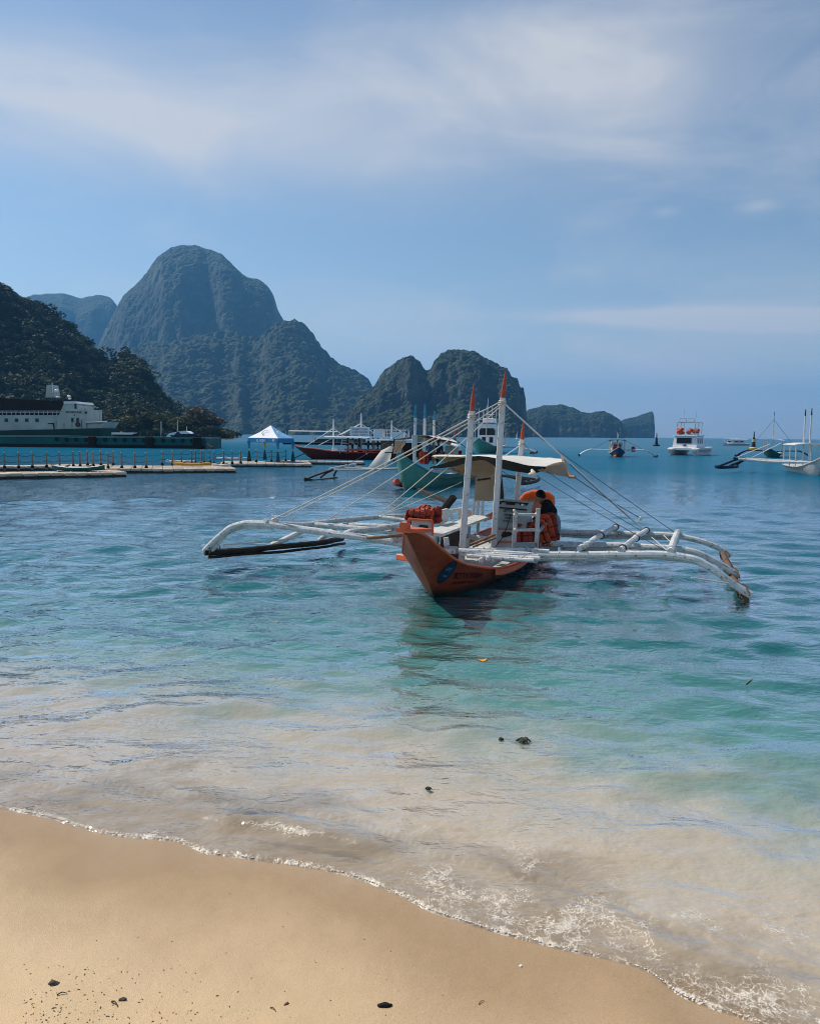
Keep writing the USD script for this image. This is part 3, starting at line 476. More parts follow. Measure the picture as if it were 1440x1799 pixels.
for a in [("pale green spreading tree just right of the ship's bow", 188, 768, 300, 10.5, 12, "leaves2"), ("bushy dark tree in the middle of the shore row behind the barge", 232, 770, 290, 10, 12, "leaves2"), ("low round tree left of the white-roofed boat with masts", 262, 770, 285, 10, 11, "leaves2"),
          ("brownish bare-looking tree rising above the shore row", 243, 762, 310, 13, 12, "leavesdry"), ("dark tree behind the thin mast of the barge", 290, 770, 285, 10, 11, "leaves2"), ("small dark tree filling the gap behind the blue boat", 312, 770, 280, 9, 9, "leaves2"),
          ("olive-brown rounded tree at the right end of the shore row", 350, 768, 280, 12.5, 13, "leavesdry"), ("dark green tree below the olive-brown tree", 334, 770, 275, 8.5, 10, "leaves2"), ("low dark bush at the tip of the point", 376, 771, 275, 5, 7.5, "leaves2"), ("grey-brown leafless-looking tree above the ship's bow", 160, 752, 320, 11, 13, "leavesdry"),
          ("dark leafy tree between the ship's bow and the white roof", 212, 770, 295, 8, 9, "leaves2"), ("tiny bush on the outermost rock of the point", 396, 769, 280, 2.6, 4.5, "leaves2")]:
    tree(a[0], *a[1:6], M[a[6]], seed=int(a[1]), group="trees along the shore behind the barge")
# ------------------------------------------------------------------ hulls
class Hull:
    """Boat hull lofted from a keel line and a sheer line given by stations (local frame)."""
    def __init__(s, keel, sheer, bulge=0.16, n=60, nv=9):
        k, h = curve(keel, n), curve(sheer, n); s.n, s.nv = n, nv
        v = np.linspace(0, 1, nv)[None, :, None]
        w = v ** np.array([0.72, 1.0, 1.12])          # sides swell outwards
        s.R = k[:, None] * (1 - w) + h[:, None] * w
        s.S, s.K = h, k
    def side(s, sx=1): 
        A = s.R.copy(); A[..., 0] *= sx; return A
    def shell(s):
        a, b = s.side(1), s.side(-1)
        st = np.stack([a[-1], b[-1]], 0)
        ins = []
        for sx in (1, -1):
            B = s.side(sx); B[..., 0] *= 0.93; B[:, :, 2] += 0.03 * (1 - np.linspace(0, 1, s.nv))[None]; ins.append(sheet(B))
        return cat_([sheet(a), sheet(b), sheet(st)] + ins)
    def at(s, u, v, sx=1, off=0.004):
        i = np.clip(np.asarray(u) * (s.n - 1), 0, s.n - 1.001); j = np.clip(np.asarray(v) * (s.nv - 1), 0, s.nv - 1.001)
        i0, j0 = i.astype(int), j.astype(int); fi, fj = (i - i0)[..., None], (j - j0)[..., None]
        R = s.R; p = (R[i0, j0] * (1 - fi) + R[i0 + 1, j0] * fi) * (1 - fj) + (R[i0, j0 + 1] * (1 - fi) + R[i0 + 1, j0 + 1] * fi) * fj
        du = R[i0 + 1, j0] - R[i0, j0]; dv = R[i0, j0 + 1] - R[i0, j0]; nn = np.cross(du, dv); nn /= np.linalg.norm(nn, axis=-1, keepdims=True) + 1e-9
        nn = np.where((nn[..., :1] < 0), -nn, nn); p = p + nn * off; p = p.copy(); p[..., 0] *= sx; return p
    def rail(s, r, sx=1, dz=0.0, a=0, b=None):
        c = s.S[a:b].copy(); c[:, 0] *= sx; c[:, 2] += dz; return tube(c, r, 7)
    def deck(s, drop, a=2, b=None, shrink=0.92):
        c = s.S[a:b].copy(); c[:, 2] -= drop; l, r_ = c.copy(), c.copy(); l[:, 0] *= -shrink; r_[:, 0] *= shrink
        m_ = np.stack([l, r_], 1); lo = m_.copy(); lo[..., 2] -= 0.03
        return cat_([sheet(m_), sheet(lo)])
    def decal(s, mesh2d, u0, v0, su, sv, sx=1, off=0.006):
        """Lays flat lettering or a shape (x, y in 0..1 units) on the hull side."""
        t = mesh2d.copy(); p = np.array(t.vertices); t.vertices = s.at(u0 + p[:, 0] * su, v0 + p[:, 1] * sv, sx, off) ; return t

# ------------------------------------------------------------------ the orange outrigger boat
B = Frame(W(765, 1048), 20.0, 3.0); L = B.L
ob = thing("outrigger_boat", "orange white-poled outrigger boat moored nearest to the beach, facing the camera", "boat", B)
keel = [(0, -1.50, 1.16), (0, -1.0, 0.76), (0, -0.5, 0.37), (0, 0, -0.04), (0, 0.35, -0.22), (0, 1.2, -0.34), (0, 3, -0.40), (0, 5.5, -0.38), (0, 7.2, -0.22), (0, 8.0, 0.0)]
sheer_ = [(0.07, -1.52, 1.21), (0.15, -1.2, 1.13), (0.29, -0.82, 0.90), (0.41, -0.46, 0.70), (0.51, 0.15, 0.52), (0.76, 1.34, 0.33), (0.84, 2.4, 0.30), (0.80, 4.2, 0.29), (0.66, 6.4, 0.31), (0.50, 7.4, 0.36), (0.42, 8.0, 0.40)]
hl = Hull(keel, sheer_)
hull_p = obj("hull", hl.shell(), M["orange"], ob, smooth=50)
obj("gunwale", hl.rail(0.020, 1, 0.008), M["trim"], ob); obj("gunwale", hl.rail(0.020, -1, 0.008), M["trim"], ob)
c = hl.S[16:].copy(); c[:, 2] -= 0.05; c[:, 0] += 0.012
obj("rubbing_strake", sheet(np.stack([c + (0.012, 0, 0.045), c + (0.02, 0, -0.05)], 1)), M["trim"], ob)
obj("deck", hl.deck(0.14, 12), M["offwhite"], ob)
capv = [L(712, 936, y=-1.58), L(717, 928, y=-1.6), L(741, 933, y=-1.25), L(753, 938, y=-1.0), L(750, 945, y=-0.98), L(722, 943, y=-1.3)]
obj("bow_cap", cat_([beam((0, -1.66, 1.23), (0.02, -0.95, 1.17), 0.19, 0.055, 0.34, 0.05), beam((0, -1.66, 1.29), (0, -1.5, 1.27), 0.10, 0.10)]), M["trim"], ob)
HT = sheet(hl.side(1)); HTv = np.array(HT.vertices)[np.array(HT.faces)]
def on_hull(px, py, off=0.006):
    """Points of the starboard hull side seen at the given places."""
    out = []
    for a_, b_ in zip(np.ravel(px), np.ravel(py)):
        o_, d_ = B.M.T @ (CAM - B.o), B.M.T @ ray(a_, b_); e1, e2 = HTv[:, 1] - HTv[:, 0], HTv[:, 2] - HTv[:, 0]; h_ = np.cross(d_, e2); a0 = (e1 * h_).sum(1); a0 = np.where(np.abs(a0) < 1e-12, 1e-12, a0); s_ = o_ - HTv[:, 0]; u_ = (s_ * h_).sum(1) / a0; q_ = np.cross(s_, e1); v_ = (q_ @ d_) / a0; t_ = (e2 * q_).sum(1) / a0
        ok = (u_ >= -0.02) & (v_ >= -0.02) & (u_ + v_ <= 1.04) & (t_ > 0)
        if not ok.any(): out.append(out[-1] if out else o_ + d_ * 12); continue
        i_ = np.where(ok, t_, 1e9).argmin(); n_ = np.cross(e1[i_], e2[i_]); n_ /= np.linalg.norm(n_); n_ = -n_ if n_ @ d_ > 0 else n_; out.append(o_ + d_ * t_[i_] + n_ * off)
    return np.array(out)
def hull_disc(c, ax1, ax2, off, n=28, rings=(0.0, 0.35, 0.7, 1.0), r0=0.0):
    aa = np.linspace(0, 2 * np.pi, n); R_ = np.array(rings)[:, None]; px = c[0] + R_ * (np.cos(aa) * ax1[0] + np.sin(aa) * ax2[0]); py = c[1] + R_ * (np.cos(aa) * ax1[1] + np.sin(aa) * ax2[1])
    return sheet(on_hull(px, py, off).reshape(len(rings), n, 3))
ep = obj("emblem", hull_disc((784.5, 1004.5), (15.5, -18.5), (6.5, 5.2), 0.006), M["emblem"], hull_p)
obj("emblem_rim", hull_disc((784.5, 1004.5), (15.5, -18.5), (6.5, 5.2), 0.009, rings=(0.9, 1.02)), M["text"], hull_p)
sw = []
for c_, r_, a0, a1 in (((781, 1009), 3.4, 0.3, 3.6), ((786, 1003), 3.0, 2.8, 6.0), ((780, 1012), 1.8, 4.0, 7.0), ((791, 996), 2.4, 0.5, 3.4)):
    aa = np.linspace(a0, a1, 12); th_ = 0.75 * np.sin((aa - a0) / (a1 - a0) * np.pi) + 0.15
    sw.append(sheet(on_hull(np.stack([c_[0] + (r_ + q * th_) * np.cos(aa) for q in (0, 1)]), np.stack([c_[1] + (r_ + q * th_) * np.sin(aa) for q in (0, 1)]), 0.010).reshape(2, 12, 3)))
obj("emblem_swirl", cat_(sw), M["emblem2"], ep)
def hull_text(txt, p0, p1, hh_, rise):
    t = meshkit.text_mesh(txt, 1.0, 0.001, True); p = np.array(t.vertices); w = p[:, 0].max(); u_ = p[:, 0] / w
    t = t.copy(); t.vertices = on_hull(p0[0] + (p1[0] - p0[0]) * u_, p0[1] + (p1[1] - p0[1]) * u_ - hh_ * p[:, 1] * (1 - 0.35 * u_) - rise * np.sin(u_ * 3.1), 0.007); return t
obj("lettering", hull_text("JETTY FISH", (795, 1017), (846, 1013), 10.5, 0), M["text"], hull_p)
obj("lettering", hull_text("ISLAND TOUR", (793, 1026), (836, 1023), 4.5, 0), M["text"], hull_p)
# bow shelf on the far side, bow panel with cut-out
obj("bow_step", beam(L(707, 977, y=0.5), L(735, 981, y=0.35), 0.30, 0.10), M["trim"], ob); obj("bow_step_rail", beam(L(709, 973, y=1.0), L(740, 970, y=1.0), 0.05, 0.05), M["trim"], ob)
obj("step_lashing", tube(curve([L(712, 974, y=0.6), L(722, 969, y=0.7), L(731, 971, y=0.6)], 8), 0.025, 6), M["dark"], ob); obj("rope_tail", tube(curve([L(737, 984, y=0.3), L(739, 1000, y=0.25)], 6), 0.02, 6), M["dark"], ob)
bp = obj("bow_panel", panel([L(722, 913, y=0.1), L(758, 916, y=0.1), L(759, 941, y=0.1), L(724, 937, y=0.1)], 0.05, (0, 1, 0)), M["offwhite"], ob)
obj("panel_opening", panel([L(733, 929, y=0.085), L(737, 922, y=0.085), L(750, 923, y=0.085), L(752, 927, y=0.085), L(746, 932, y=0.085), L(735, 932, y=0.085)], 0.012, (0, 1, 0)), M["dark"], bp)
obj("panel_edge", cat_([beam(L(721, 912, y=0.08), L(759, 915, y=0.08), 0.03, 0.03), beam(L(759, 915, y=0.08), L(760, 941, y=0.08), 0.03, 0.03)]), M["trim"], bp)
# long bench on the port side with its supports
obj("bench_seat", beam(L(760, 939, x=-0.42), L(846, 908, x=-0.42), 0.34, 0.05), M["white"], ob)
pa, pb = L(760, 939, x=-0.42), L(846, 908, x=-0.42)
for t in np.linspace(0.08, 0.92, 5):
    q = pa + (pb - pa) * t; obj("bench_leg", beam(q - (0, 0, 0.02), (q[0], q[1], 0.12), 0.07, 0.05), M["grey"], ob)
obj("bench_side", panel([pa + (0.12, 0.15, -0.04), pb + (0.12, -1.6, -0.04), np.r_[pb[0] + 0.12, pb[1] - 1.6, 0.2], np.r_[pa[0] + 0.12, pa[1] + 0.15, 0.2]], 0.02, (-1, 0, 0)), M["dark"], ob)
# port rail with white frames and the rounded stern board
for k, (xa, ya, xb, yb) in enumerate([(762, 902, 764, 920), (768, 900, 769, 919), (778, 899, 779, 915), (792, 898, 793, 912), (806, 896, 807, 910)]):
    obj("rail_post", beam(L(xa, ya, x=-0.78), L(xb, yb, x=-0.78), 0.06, 0.05), M["white"], ob)
obj("port_rail", cat_([beam(L(758, 903, x=-0.78), L(812, 894, x=-0.78), 0.05, 0.06)]), M["white"], ob)
obj("side_box", box(L(775, 908, x=-0.7), (0.08, 0.7, 0.26), ch=0.02), M["white"], ob)
obj("stern_board", panel([L(806, 897, y=7.2), L(814, 893, y=7.2), L(826, 896, y=7.2), L(835, 905, y=7.2), L(833, 912, y=7.2), L(806, 912, y=7.2)], 0.06, (0, 1, 0)), M["shellin"], ob)
obj("stern_board", panel([L(848, 908, y=7.6), L(872, 896, y=7.6), L(874, 909, y=7.6), L(850, 916, y=7.6)], 0.06, (0, 1, 0)), M["trim"], ob, label="orange board low at the stern")
# dark jointed boom behind the port rail
obj("boom", cat_([beam(L(736, 861, y=7.0), L(790, 883, y=5.6), 0.10, 0.10), beam(L(797, 873, y=5.5), L(774, 902, y=5.6), 0.17, 0.12)]), M["dark"], ob)
# masts
def mast(base, top, tip, y, w):
    a, b, c_ = L(*base, y=y), L(*top, y=y), L(*tip, y=y); a = a + (a - b) / np.linalg.norm(a - b) * 0.35
    mp = obj("mast", beam(a, b, w * 1.12, w * 1.12, w, w), M["white"], ob)
    k = b + (c_ - b) * 0.3
    obj("mast_tip", cat_([beam(b, k, w * 0.78, w * 0.78, w * 0.85, w * 0.85, 0.25), beam(k, c_, w * 0.85, w * 0.85, w * 0.16, w * 0.16, 0.25)]), M["tip"], mp)
    obj("mast_lashing", cat_([tube(np.array([b - (0, 0, h_) + np.array([math.cos(q), math.sin(q), 0]) * w * 0.72 for q in np.linspace(0, 2 * np.pi, 14)]), 0.011, 5) for h_ in (0.06, 0.09, 0.12)]), M["rope"], mp)
mast((812, 961), (829, 722), (832.5, 675), 1.35, 0.088)
mast((868, 946), (883, 699), (888, 651), 2.4, 0.092)
mast((907, 882), (917, 772), (919.5, 739), 6.0, 0.10)
# outrigger arms: starboard, then port
Y3 = (1.45, 3.0, 5.4)
def arm(pts, r0, r1, seed): obj("outrigger_arm", bamboo(pts, r0, r1, wob=0.03, seed=seed), M["bamboo"], ob)
arm([L(800, 966, y=1.4), L(880, 972, y=1.4), L(1000, 974, y=1.4), L(1110, 974.5, y=1.4), L(1180, 976, y=1.4), L(1212, 981, y=1.4), L(1250, 999, y=1.42), L(1285, 1025, y=1.45), L(1316, 1044, y=1.48)], 0.062, 0.058, 1)
arm([L(940, 981, y=1.55), L(1060, 981, y=1.55), L(1165, 979, y=1.55), L(1215, 985, y=1.56), L(1260, 1007, y=1.6)], 0.045, 0.045, 2)
arm([L(860, 948, y=3.0), L(985, 956, y=3.0), L(1100, 959, y=3.0), L(1182, 962, y=3.0), L(1220, 969, y=3.0), L(1255, 985, y=3.02), L(1298, 1013, y=3.05)], 0.058, 0.052, 3)
arm([L(985, 962, y=3.1), L(1060, 964, y=3.1), L(1132, 966, y=3.1)], 0.045, 0.04, 4)
arm([L(880, 928, y=5.4), L(985, 934, y=5.4), L(1100, 938, y=5.4), L(1185, 941, y=5.4), L(1225, 949, y=5.4), L(1258, 961, y=5.42), L(1283, 977, y=5.45)], 0.064, 0.056, 5)
arm([L(985, 939, y=5.45), L(1080, 943, y=5.45), L(1180, 945, y=5.45)], 0.05, 0.045, 6)
arm([L(800, 968, y=1.3), L(725, 958, y=1.2), L(650, 947, y=1.05), L(560, 934, y=0.9), L(478, 921, y=0.75), L(440, 919, y=0.68), L(410, 925, y=0.62), L(385, 944, y=0.57), L(360, 969, y=0.5)], 0.068, 0.055, 7)
arm([L(480, 926, y=0.78), L(430, 926, y=0.72), L(405, 934, y=0.66), L(383, 954, y=0.6), L(372, 967, y=0.56)], 0.04, 0.04, 8)
arm([L(800, 948, y=2.4), L(720, 938, y=2.3), L(640, 929, y=2.15), L(560, 922, y=2.0), L(536, 930, y=1.95), L(505, 945, y=1.9), L(478, 957, y=1.85)], 0.058, 0.05, 9)
arm([L(800, 934, y=3.4), L(720, 927, y=3.3), L(650, 923, y=3.2), L(596, 924, y=3.1), L(578, 936, y=3.0), L(560, 950, y=2.9)], 0.056, 0.05, 10)
arm([L(800, 922, y=4.6), L(716, 916, y=4.5), L(670, 910, y=4.45), L(640, 910, y=4.4), L(610, 917, y=4.3)], 0.056, 0.05, 11)
def pole(name, pts, r, seed, mat="bamboo"): obj(name, bamboo(pts, r, wob=0.02, seed=seed), M[mat], ob)
pole("cross_pole", [L(466, 915, y=0.7), L(500, 920, y=1.2), L(545, 921, y=1.9), L(580, 916, y=2.6), L(625, 911, y=3.6), L(716, 906, y=5.6)], 0.05, 21)
pole("cross_pole", [L(604, 939, y=1.0), L(620, 933, y=1.2), L(660, 929, y=1.8), L(715, 921, y=2.6)], 0.052, 22)
pole("cross_pole", [L(645, 946, y=0.9), L(680, 943, y=1.0), L(714, 937, y=1.3)], 0.028, 23, "wood")
pole("cross_pole", [L(688, 949, y=1.0), L(705, 945, y=1.2), L(722, 940, y=1.5)], 0.04, 24)
for k, (a, b, r_) in enumerate([((1017, 971, 1.35), (1084, 929, 5.5), 0.048), ((1022, 968, 1.35), (1080, 933, 5.5), 0.04), ((1089, 973, 1.35), (1137, 935, 5.5), 0.05), ((1177, 975, 1.35), (1190, 940, 5.5), 0.055)]):
    p, q = L(a[0], a[1], y=a[2]) + (0, 0, 0.06), L(b[0], b[1], y=b[2]) + (0, 0, 0.06); mid = (p + q) / 2 + (0, 0, 0.02)
    pole("cross_pole", [p, mid, q], r_, 31 + k)
    for t in (0.06, 0.5, 0.94):
        o = p + (q - p) * t; d = (q - p) / np.linalg.norm(q - p); a_, b_, _ = basis(d); qs = np.linspace(0, 9.4, 20)
        obj("pole_lashing", tube(o + np.cos(qs)[:, None] * a_ * (r_ + 0.012) + np.sin(qs)[:, None] * b_ * (r_ + 0.012) + (qs / 9.4 - 0.5)[:, None] * d * 0.09, 0.010, 4), M["rope" if k % 2 else "darkrope"], ob)
# floats
def flt(pts, r, seed, mat="wood"):
    fp = obj("outrigger_float", cat_([bamboo(pts, r, wob=0.03, seed=seed), bamboo(np.asarray(pts) + (0.06, 0.05, -0.085), r * (0.9 if mat != "dark" else 0.5), wob=0.03, seed=seed + 1)]), M[mat], ob); return fp
flt([L(359, 970, y=0.45), L(420, 966, y=1.0), L(500, 960, y=1.95), L(577, 951, y=3.1), L(600, 947, y=4.0)], 0.056, 41, "dark")
flt([L(1306, 1046, z=0.33), L(1290, 1021, z=0.34), L(1281, 995, z=0.36), L(1269, 973, z=0.42)], 0.050, 43, "floatwood")
obj("float_line", tube(curve([L(392, 957, y=0.6), L(460, 952, y=1.2), L(532, 943, y=2.0)], 12), 0.014, 5), M["rope"], ob)
obj("float_line", tube(curve([L(1287, 1026, y=1.4), L(1255, 1021, y=1.2), L(1214, 1015, y=1.0)], 12), 0.010, 5), M["rope"], ob)
for k, (a, yy) in enumerate([((1306, 1040), 1.45), ((1290, 1010), 3.0), ((1273, 973), 5.4), ((366, 967), 0.5)]):
    o = L(*a, y=yy); obj("float_lashing", cat_([tube(o + np.stack([np.cos(q) * 0.08, (q / 20) - 0.08 + 0 * q, np.sin(q) * 0.105 - 0.04], 1), 0.013, 5) for q in [np.linspace(0, 12.5, 26)]]), M["floatwood" if k != 3 else "darkrope"], ob)
# bundle of poles lying across the hull, deck clutter
for k, (a, b, yy) in enumerate([((806, 966), (940, 973), 1.15), ((812, 969.5), (946, 977), 1.05), ((812, 973), (948, 981), 0.98), ((820, 977), (938, 984), 0.92), ((835, 964), (965, 968), 1.25)]):
    pole("deck_pole", [L(*a, y=yy), (L(*a, y=yy) + L(*b, y=yy)) / 2, L(*b, y=yy)], 0.034, 51 + k)
pole("deck_pole", [L(826, 958, y=1.9), L(845, 950, y=2.0), L(868, 939, y=2.2)], 0.025, 57, "wood"); pole("deck_pole", [L(830, 961, y=1.8), L(850, 953, y=1.9), L(870, 945, y=2.1)], 0.02, 58, "wood")
pole("deck_pole", [L(800, 940, y=2.6), L(830, 943, y=2.6), L(866, 948, y=2.6)], 0.045, 59)
obj("stanchion", beam(L(783, 944, y=0.2), L(785, 958, y=0.2), 0.07, 0.07), M["white"], ob)
for k, (px, py) in enumerate([(845, 984), (858, 981), (866, 983), (928, 981)]):
    obj("deck_cleat", box(L(px, py, y=0.75 + 0.1 * k), (0.07, 0.12, 0.09), ch=0.02), M["white"], ob)
# control cabin
yc = 2.55
def cp(px, py, dy=0.0): return L(px, py, y=yc + dy)
cab = obj("cabin", cat_([panel([cp(870, 880), cp(927, 885), cp(925, 896), cp(870, 891)], 0.55, (0, 1, 0)), panel([cp(870, 891), cp(925, 896), cp(924, 929), cp(876, 929), cp(870, 920)], 0.5, (0, 1, 0)), panel([cp(870, 920), cp(878, 929), cp(870, 929)], 0.5, (0, 1, 0))]), M["grey"], ob)
obj("cabin_base", cat_([panel([cp(869.5, 929), cp(905, 930), cp(905, 968), cp(869, 966)], 0.52, (0, 1, 0)), panel([cp(905, 930, 0.1), cp(936, 932, 0.1), cp(936, 972, 0.1), cp(905, 968, 0.1)], 0.45, (0, 1, 0))]), M["offwhite"], ob)
for q in ([(874.5, 881), (880, 881.5), (880, 886), (874.5, 885.5)], [(888.5, 882.5), (904, 883.5), (904, 887.5), (888.5, 886.5)], [(912.5, 884), (918, 884.5), (918, 888.5), (912.5, 888)], [(922.5, 884), (925.5, 884.5), (925.5, 888.5), (922.5, 888)]):
    obj("cabin_window", panel([cp(*c_, dy=-0.012) for c_ in q], 0.008, (0, 1, 0)), M["glass"], cab)
obj("cabin_light", blob([(cp(917, 887, -0.03), 0.022, cp(917, 887, -0.02), 0.022)], 10, 0.02, 0), M["shell"], cab)
for a, b in (((869, 891), (926, 896)), ((869, 880), (928, 885))): obj("cabin_trim", beam(cp(*a, dy=-0.015), cp(*b, dy=-0.015), 0.02, 0.022), M["brownroof"], cab)
for a, b in (((869, 929), (905, 930.5)), ((869, 952), (904, 952.5))): obj("cabin_trim", beam(cp(*a, dy=-0.02), cp(*b, dy=-0.02), 0.02, 0.018), M["redtrim"], cab)
obj("cabin_opening", panel([cp(880, 941, -0.02), cp(883, 934.5, -0.02), cp(896, 935, -0.02), cp(901, 938, -0.02), cp(895, 942, -0.02), cp(883, 945, -0.02)], 0.012, (0, 1, 0)), M["dark"], cab)
pxm = np.linalg.norm(cp(900, 900) - cp(890, 900)) / 10; exb = (1.0, 0, 0); ezb = (0, 0, 1.0)
for s_, px, py, hh, sh in (("JETTY FISH", 883.5, 898.6, 4.4, 0.3), ("PASSENGER", 885, 905.2, 3.0, 0.15), ("CAPACITY", 886, 910.6, 3.0, 0.15), ("17 PAX, 3 CREW", 883, 916, 3.0, 0.1)):
    t_ = text_on(s_, (0, 0, 0), exb, ezb, hh * pxm, 0.004, True, sh); wd = np.ptp(np.array(t_.vertices)[:, 0]); want = (906.5 - px) * pxm; v_ = np.array(t_.vertices); v_[:, 0] *= want / wd; t_.vertices = v_ + (cp(px, py) - (0, 0.006, 0)); obj("cabin_lettering", t_, M["text"], cab)
obj("control_cable", tube(curve([cp(896, 905, -0.1), cp(884, 940, -0.25), cp(866, 965, -0.4)], 10), 0.008, 5), M["black"], ob)
# partition board under the awning, dark flap beside it
bd = obj("partition_board", panel([L(835, 838, y=5.2), L(876, 834, y=5.2), L(876, 880, y=5.2), L(833, 880, y=5.2)], 0.04, (0, 1, 0)), M["beige"], ob)
obj("board_slot", panel([L(838, 842, y=5.18), L(861, 838.5, y=5.18), L(861, 842, y=5.18), L(838, 845, y=5.18)], 0.012, (0, 1, 0)), M["dark"], bd)
for a, b in (((833, 878), (830, 908)), ((840, 879), (838, 907)), ((848, 879), (847, 906))): obj("board_post", beam(L(*a, y=5.22), L(*b, y=5.22), 0.06, 0.05), M["white"], ob)
obj("side_flap", panel([L(876, 829, y=5.0), L(880, 829, y=5.0), L(881, 852, y=5.0), L(885, 880, y=5.0), L(876, 879, y=5.0)], 0.05, (0, 1, 0)), M["darkcloth"], ob)
# awning
obj("awning", cloth([L(764, 799, y=6.2), L(816, 799, y=6.2), L(850, 799, y=6.0), L(900, 800.5, y=6.0), L(950, 804, y=5.6), L(988, 806, y=5.2)], [L(757, 801, y=5.0), L(800, 801.5, y=3.5), L(845, 801.5, y=2.6), L(890, 809, y=2.6), L(935, 818.5, y=2.9), L(989, 812, y=3.9)], 40, 8, 0.03, 0.03, 2), M["tarp"], ob)
obj("awning_valance", cloth([L(754, 822, y=2.6), L(790, 812, y=2.6), L(818, 804, y=2.6), L(845, 801.5, y=2.6), L(890, 809, y=2.6), L(930, 818.5, y=2.8), L(959, 821, y=3.0)], [L(756, 823.5, y=2.8), L(795, 820.5, y=2.8), L(828, 811, y=2.75), L(848, 808, y=2.75), L(874, 821, y=2.9), L(902, 828.5, y=2.95), L(935, 832, y=3.1), L(959, 822.5, y=3.1)], 48, 6, 0.0, 0.015, 5), M["darkcloth"], ob)
obj("awning_curtain", cloth([L(758, 800.5, y=6.1), L(800, 800.5, y=6.1), L(840, 800.5, y=6.1), L(878, 803, y=6.0)], [L(768, 806, y=5.8), L(797, 820, y=5.6), L(825, 835, y=5.4), L(850, 836, y=5.35), L(880, 828, y=5.4)], 36, 10, 0.0, 0.03, 7), M["beige"], ob)
obj("awning_curtain", cloth([L(957, 821, y=3.0), L(972, 814.5, y=3.5), L(990, 811, y=3.95)], [L(943, 827, y=2.9), L(966, 833, y=3.3), L(1001, 837, y=3.7)], 20, 8, 0.0, 0.02, 8), M["beige"], ob)
obj("awning_pole", cat_([tube(curve([L(988, 802, y=4.2), L(992, 818, y=3.95), L(998, 833, y=3.75), L(1003, 838, y=3.7)], 14), 0.035, 8), tube(curve([L(999, 837, y=3.7), L(1010, 838, y=3.6)], 4), 0.03, 8)]), M["wood"], ob)
obj("rope_knot", blob([(L(934, 826, y=2.6), 0.03, L(938, 833, y=2.55), 0.05), (L(930, 833, y=2.55), 0.03, L(941, 834, y=2.55), 0.03), (L(937, 836, y=2.55), 0.02, L(934, 830, y=2.55), 0.03)], 8, 0.04, 1), M["rope"], ob)
obj("awning_rafter", beam(L(792, 823, y=4.6), L(830, 838, y=5.2), 0.07, 0.06), M["wood"], ob)
# ladder at the starboard side
yl = 2.05
ld = obj("ladder", cat_([beam(L(905, 902, y=yl), L(902, 986, y=yl), 0.055, 0.07), beam(L(945, 893, y=yl), L(940.5, 989, y=yl), 0.07, 0.07)]), M["offwhite"], ob)
for a, b, w in (((903, 903.5), (945, 905), 0.05), ((904, 931), (944, 931), 0.05), ((902, 957), (944, 957), 0.085)): obj("rung", beam(L(*a, y=yl - 0.01), L(*b, y=yl - 0.01), 0.05, w), M["offwhite"] if w < 0.08 else M["grey"], ld)
obj("ladder_lashing", cat_([blob([(L(*a, y=yl - 0.03), 0.03, L(a[0] + 2, a[1] + 3, y=yl - 0.03), 0.03)], 8, 0.04, 0) for a in ((903, 897), (904, 904), (942, 903), (905, 930), (942, 931))]), M["rope"], ld)
obj("starboard_rail", cat_([beam(L(945, 935, y=2.3), L(972, 905, y=4.6), 0.05, 0.05), beam(L(976, 905, y=4.6), L(976, 945, y=4.6), 0.05, 0.05), beam(L(905, 968, y=2.1), L(978, 964, y=3.2), 0.05, 0.10)]), M["grey"], ob)
obj("side_locker", panel([L(906, 958, y=2.5), L(944, 958, y=2.5), L(944, 978, y=2.5), L(906, 976, y=2.5)], 0.4, (0, 1, 0)), M["grey"], ob)
obj("engine_housing", box((0.2, 6.2, 0.42), (0.9, 1.3, 0.5), ch=0.06), M["offwhite"], ob)
# stays
def stay(a, ya, b, yb, r, mat="rope", s=0.0): obj("stay_rope", sag(L(*a, y=ya), L(*b, y=yb), s, 16, r * 0.75), M[mat], ob)
for a, ya, b, yb, r, mt, s_ in [((878, 706), 2.4, (833, 728), 1.35, 0.014, "rope", 0.01), ((829, 733), 1.35, (478, 913), 0.75, 0.016, "rope", 0.03), ((826, 741), 1.35, (498, 909), 0.95, 0.013, "rope", 0.03), ((878, 711), 2.4, (572, 915), 2.0, 0.013, "rope", 0.03), ((876, 716), 2.4, (660, 908), 4.4, 0.013, "rope", 0.05),
        ((786, 822), 2.7, (668, 908), 4.4, 0.012, "rope", 0.06), ((812, 846), 5.0, (660, 909), 4.4, 0.010, "rope", 0.03), ((888, 711), 2.4, (1134, 934), 5.4, 0.019, "cleanwhite", 0.0), ((925, 752), 6.0, (1189, 938), 5.4, 0.010, "darkrope", 0.02), ((1008, 838), 3.6, (1124, 910), 5.4, 0.011, "darkrope", 0.02),
        ((1000, 815), 4.0, (1134, 934), 5.4, 0.011, "darkrope", 0.02), ((960, 828), 2.9, (1133, 936), 5.4, 0.008, "darkrope", 0.03), ((940, 834), 2.6, (1178, 972), 1.5, 0.008, "darkrope", 0.03), ((914, 782), 6.0, (886, 801), 5.0, 0.014, "cleanwhite", 0.0), ((917, 776), 6.0, (940, 802), 5.8, 0.008, "darkrope", 0.0), ((1140, 940), 5.4, (1177, 972), 1.5, 0.010, "rope", 0.0), ((1165, 940), 5.4, (1186, 960), 3.0, 0.010, "rope", 0.0)]:
    stay(a, ya, b, yb, r, mt, s_)
for a_, b_, y_ in (((1136, 931), (1139, 940), 5.4), ((1124, 909), (1125, 912), 5.4), ((478, 913), (486, 914), 0.78)): obj("stay_knot", blob([(L(*a_, y=y_), 0.03, L(*b_, y=y_), 0.05)], 8, 0.05, 1), M["rope"], ob)

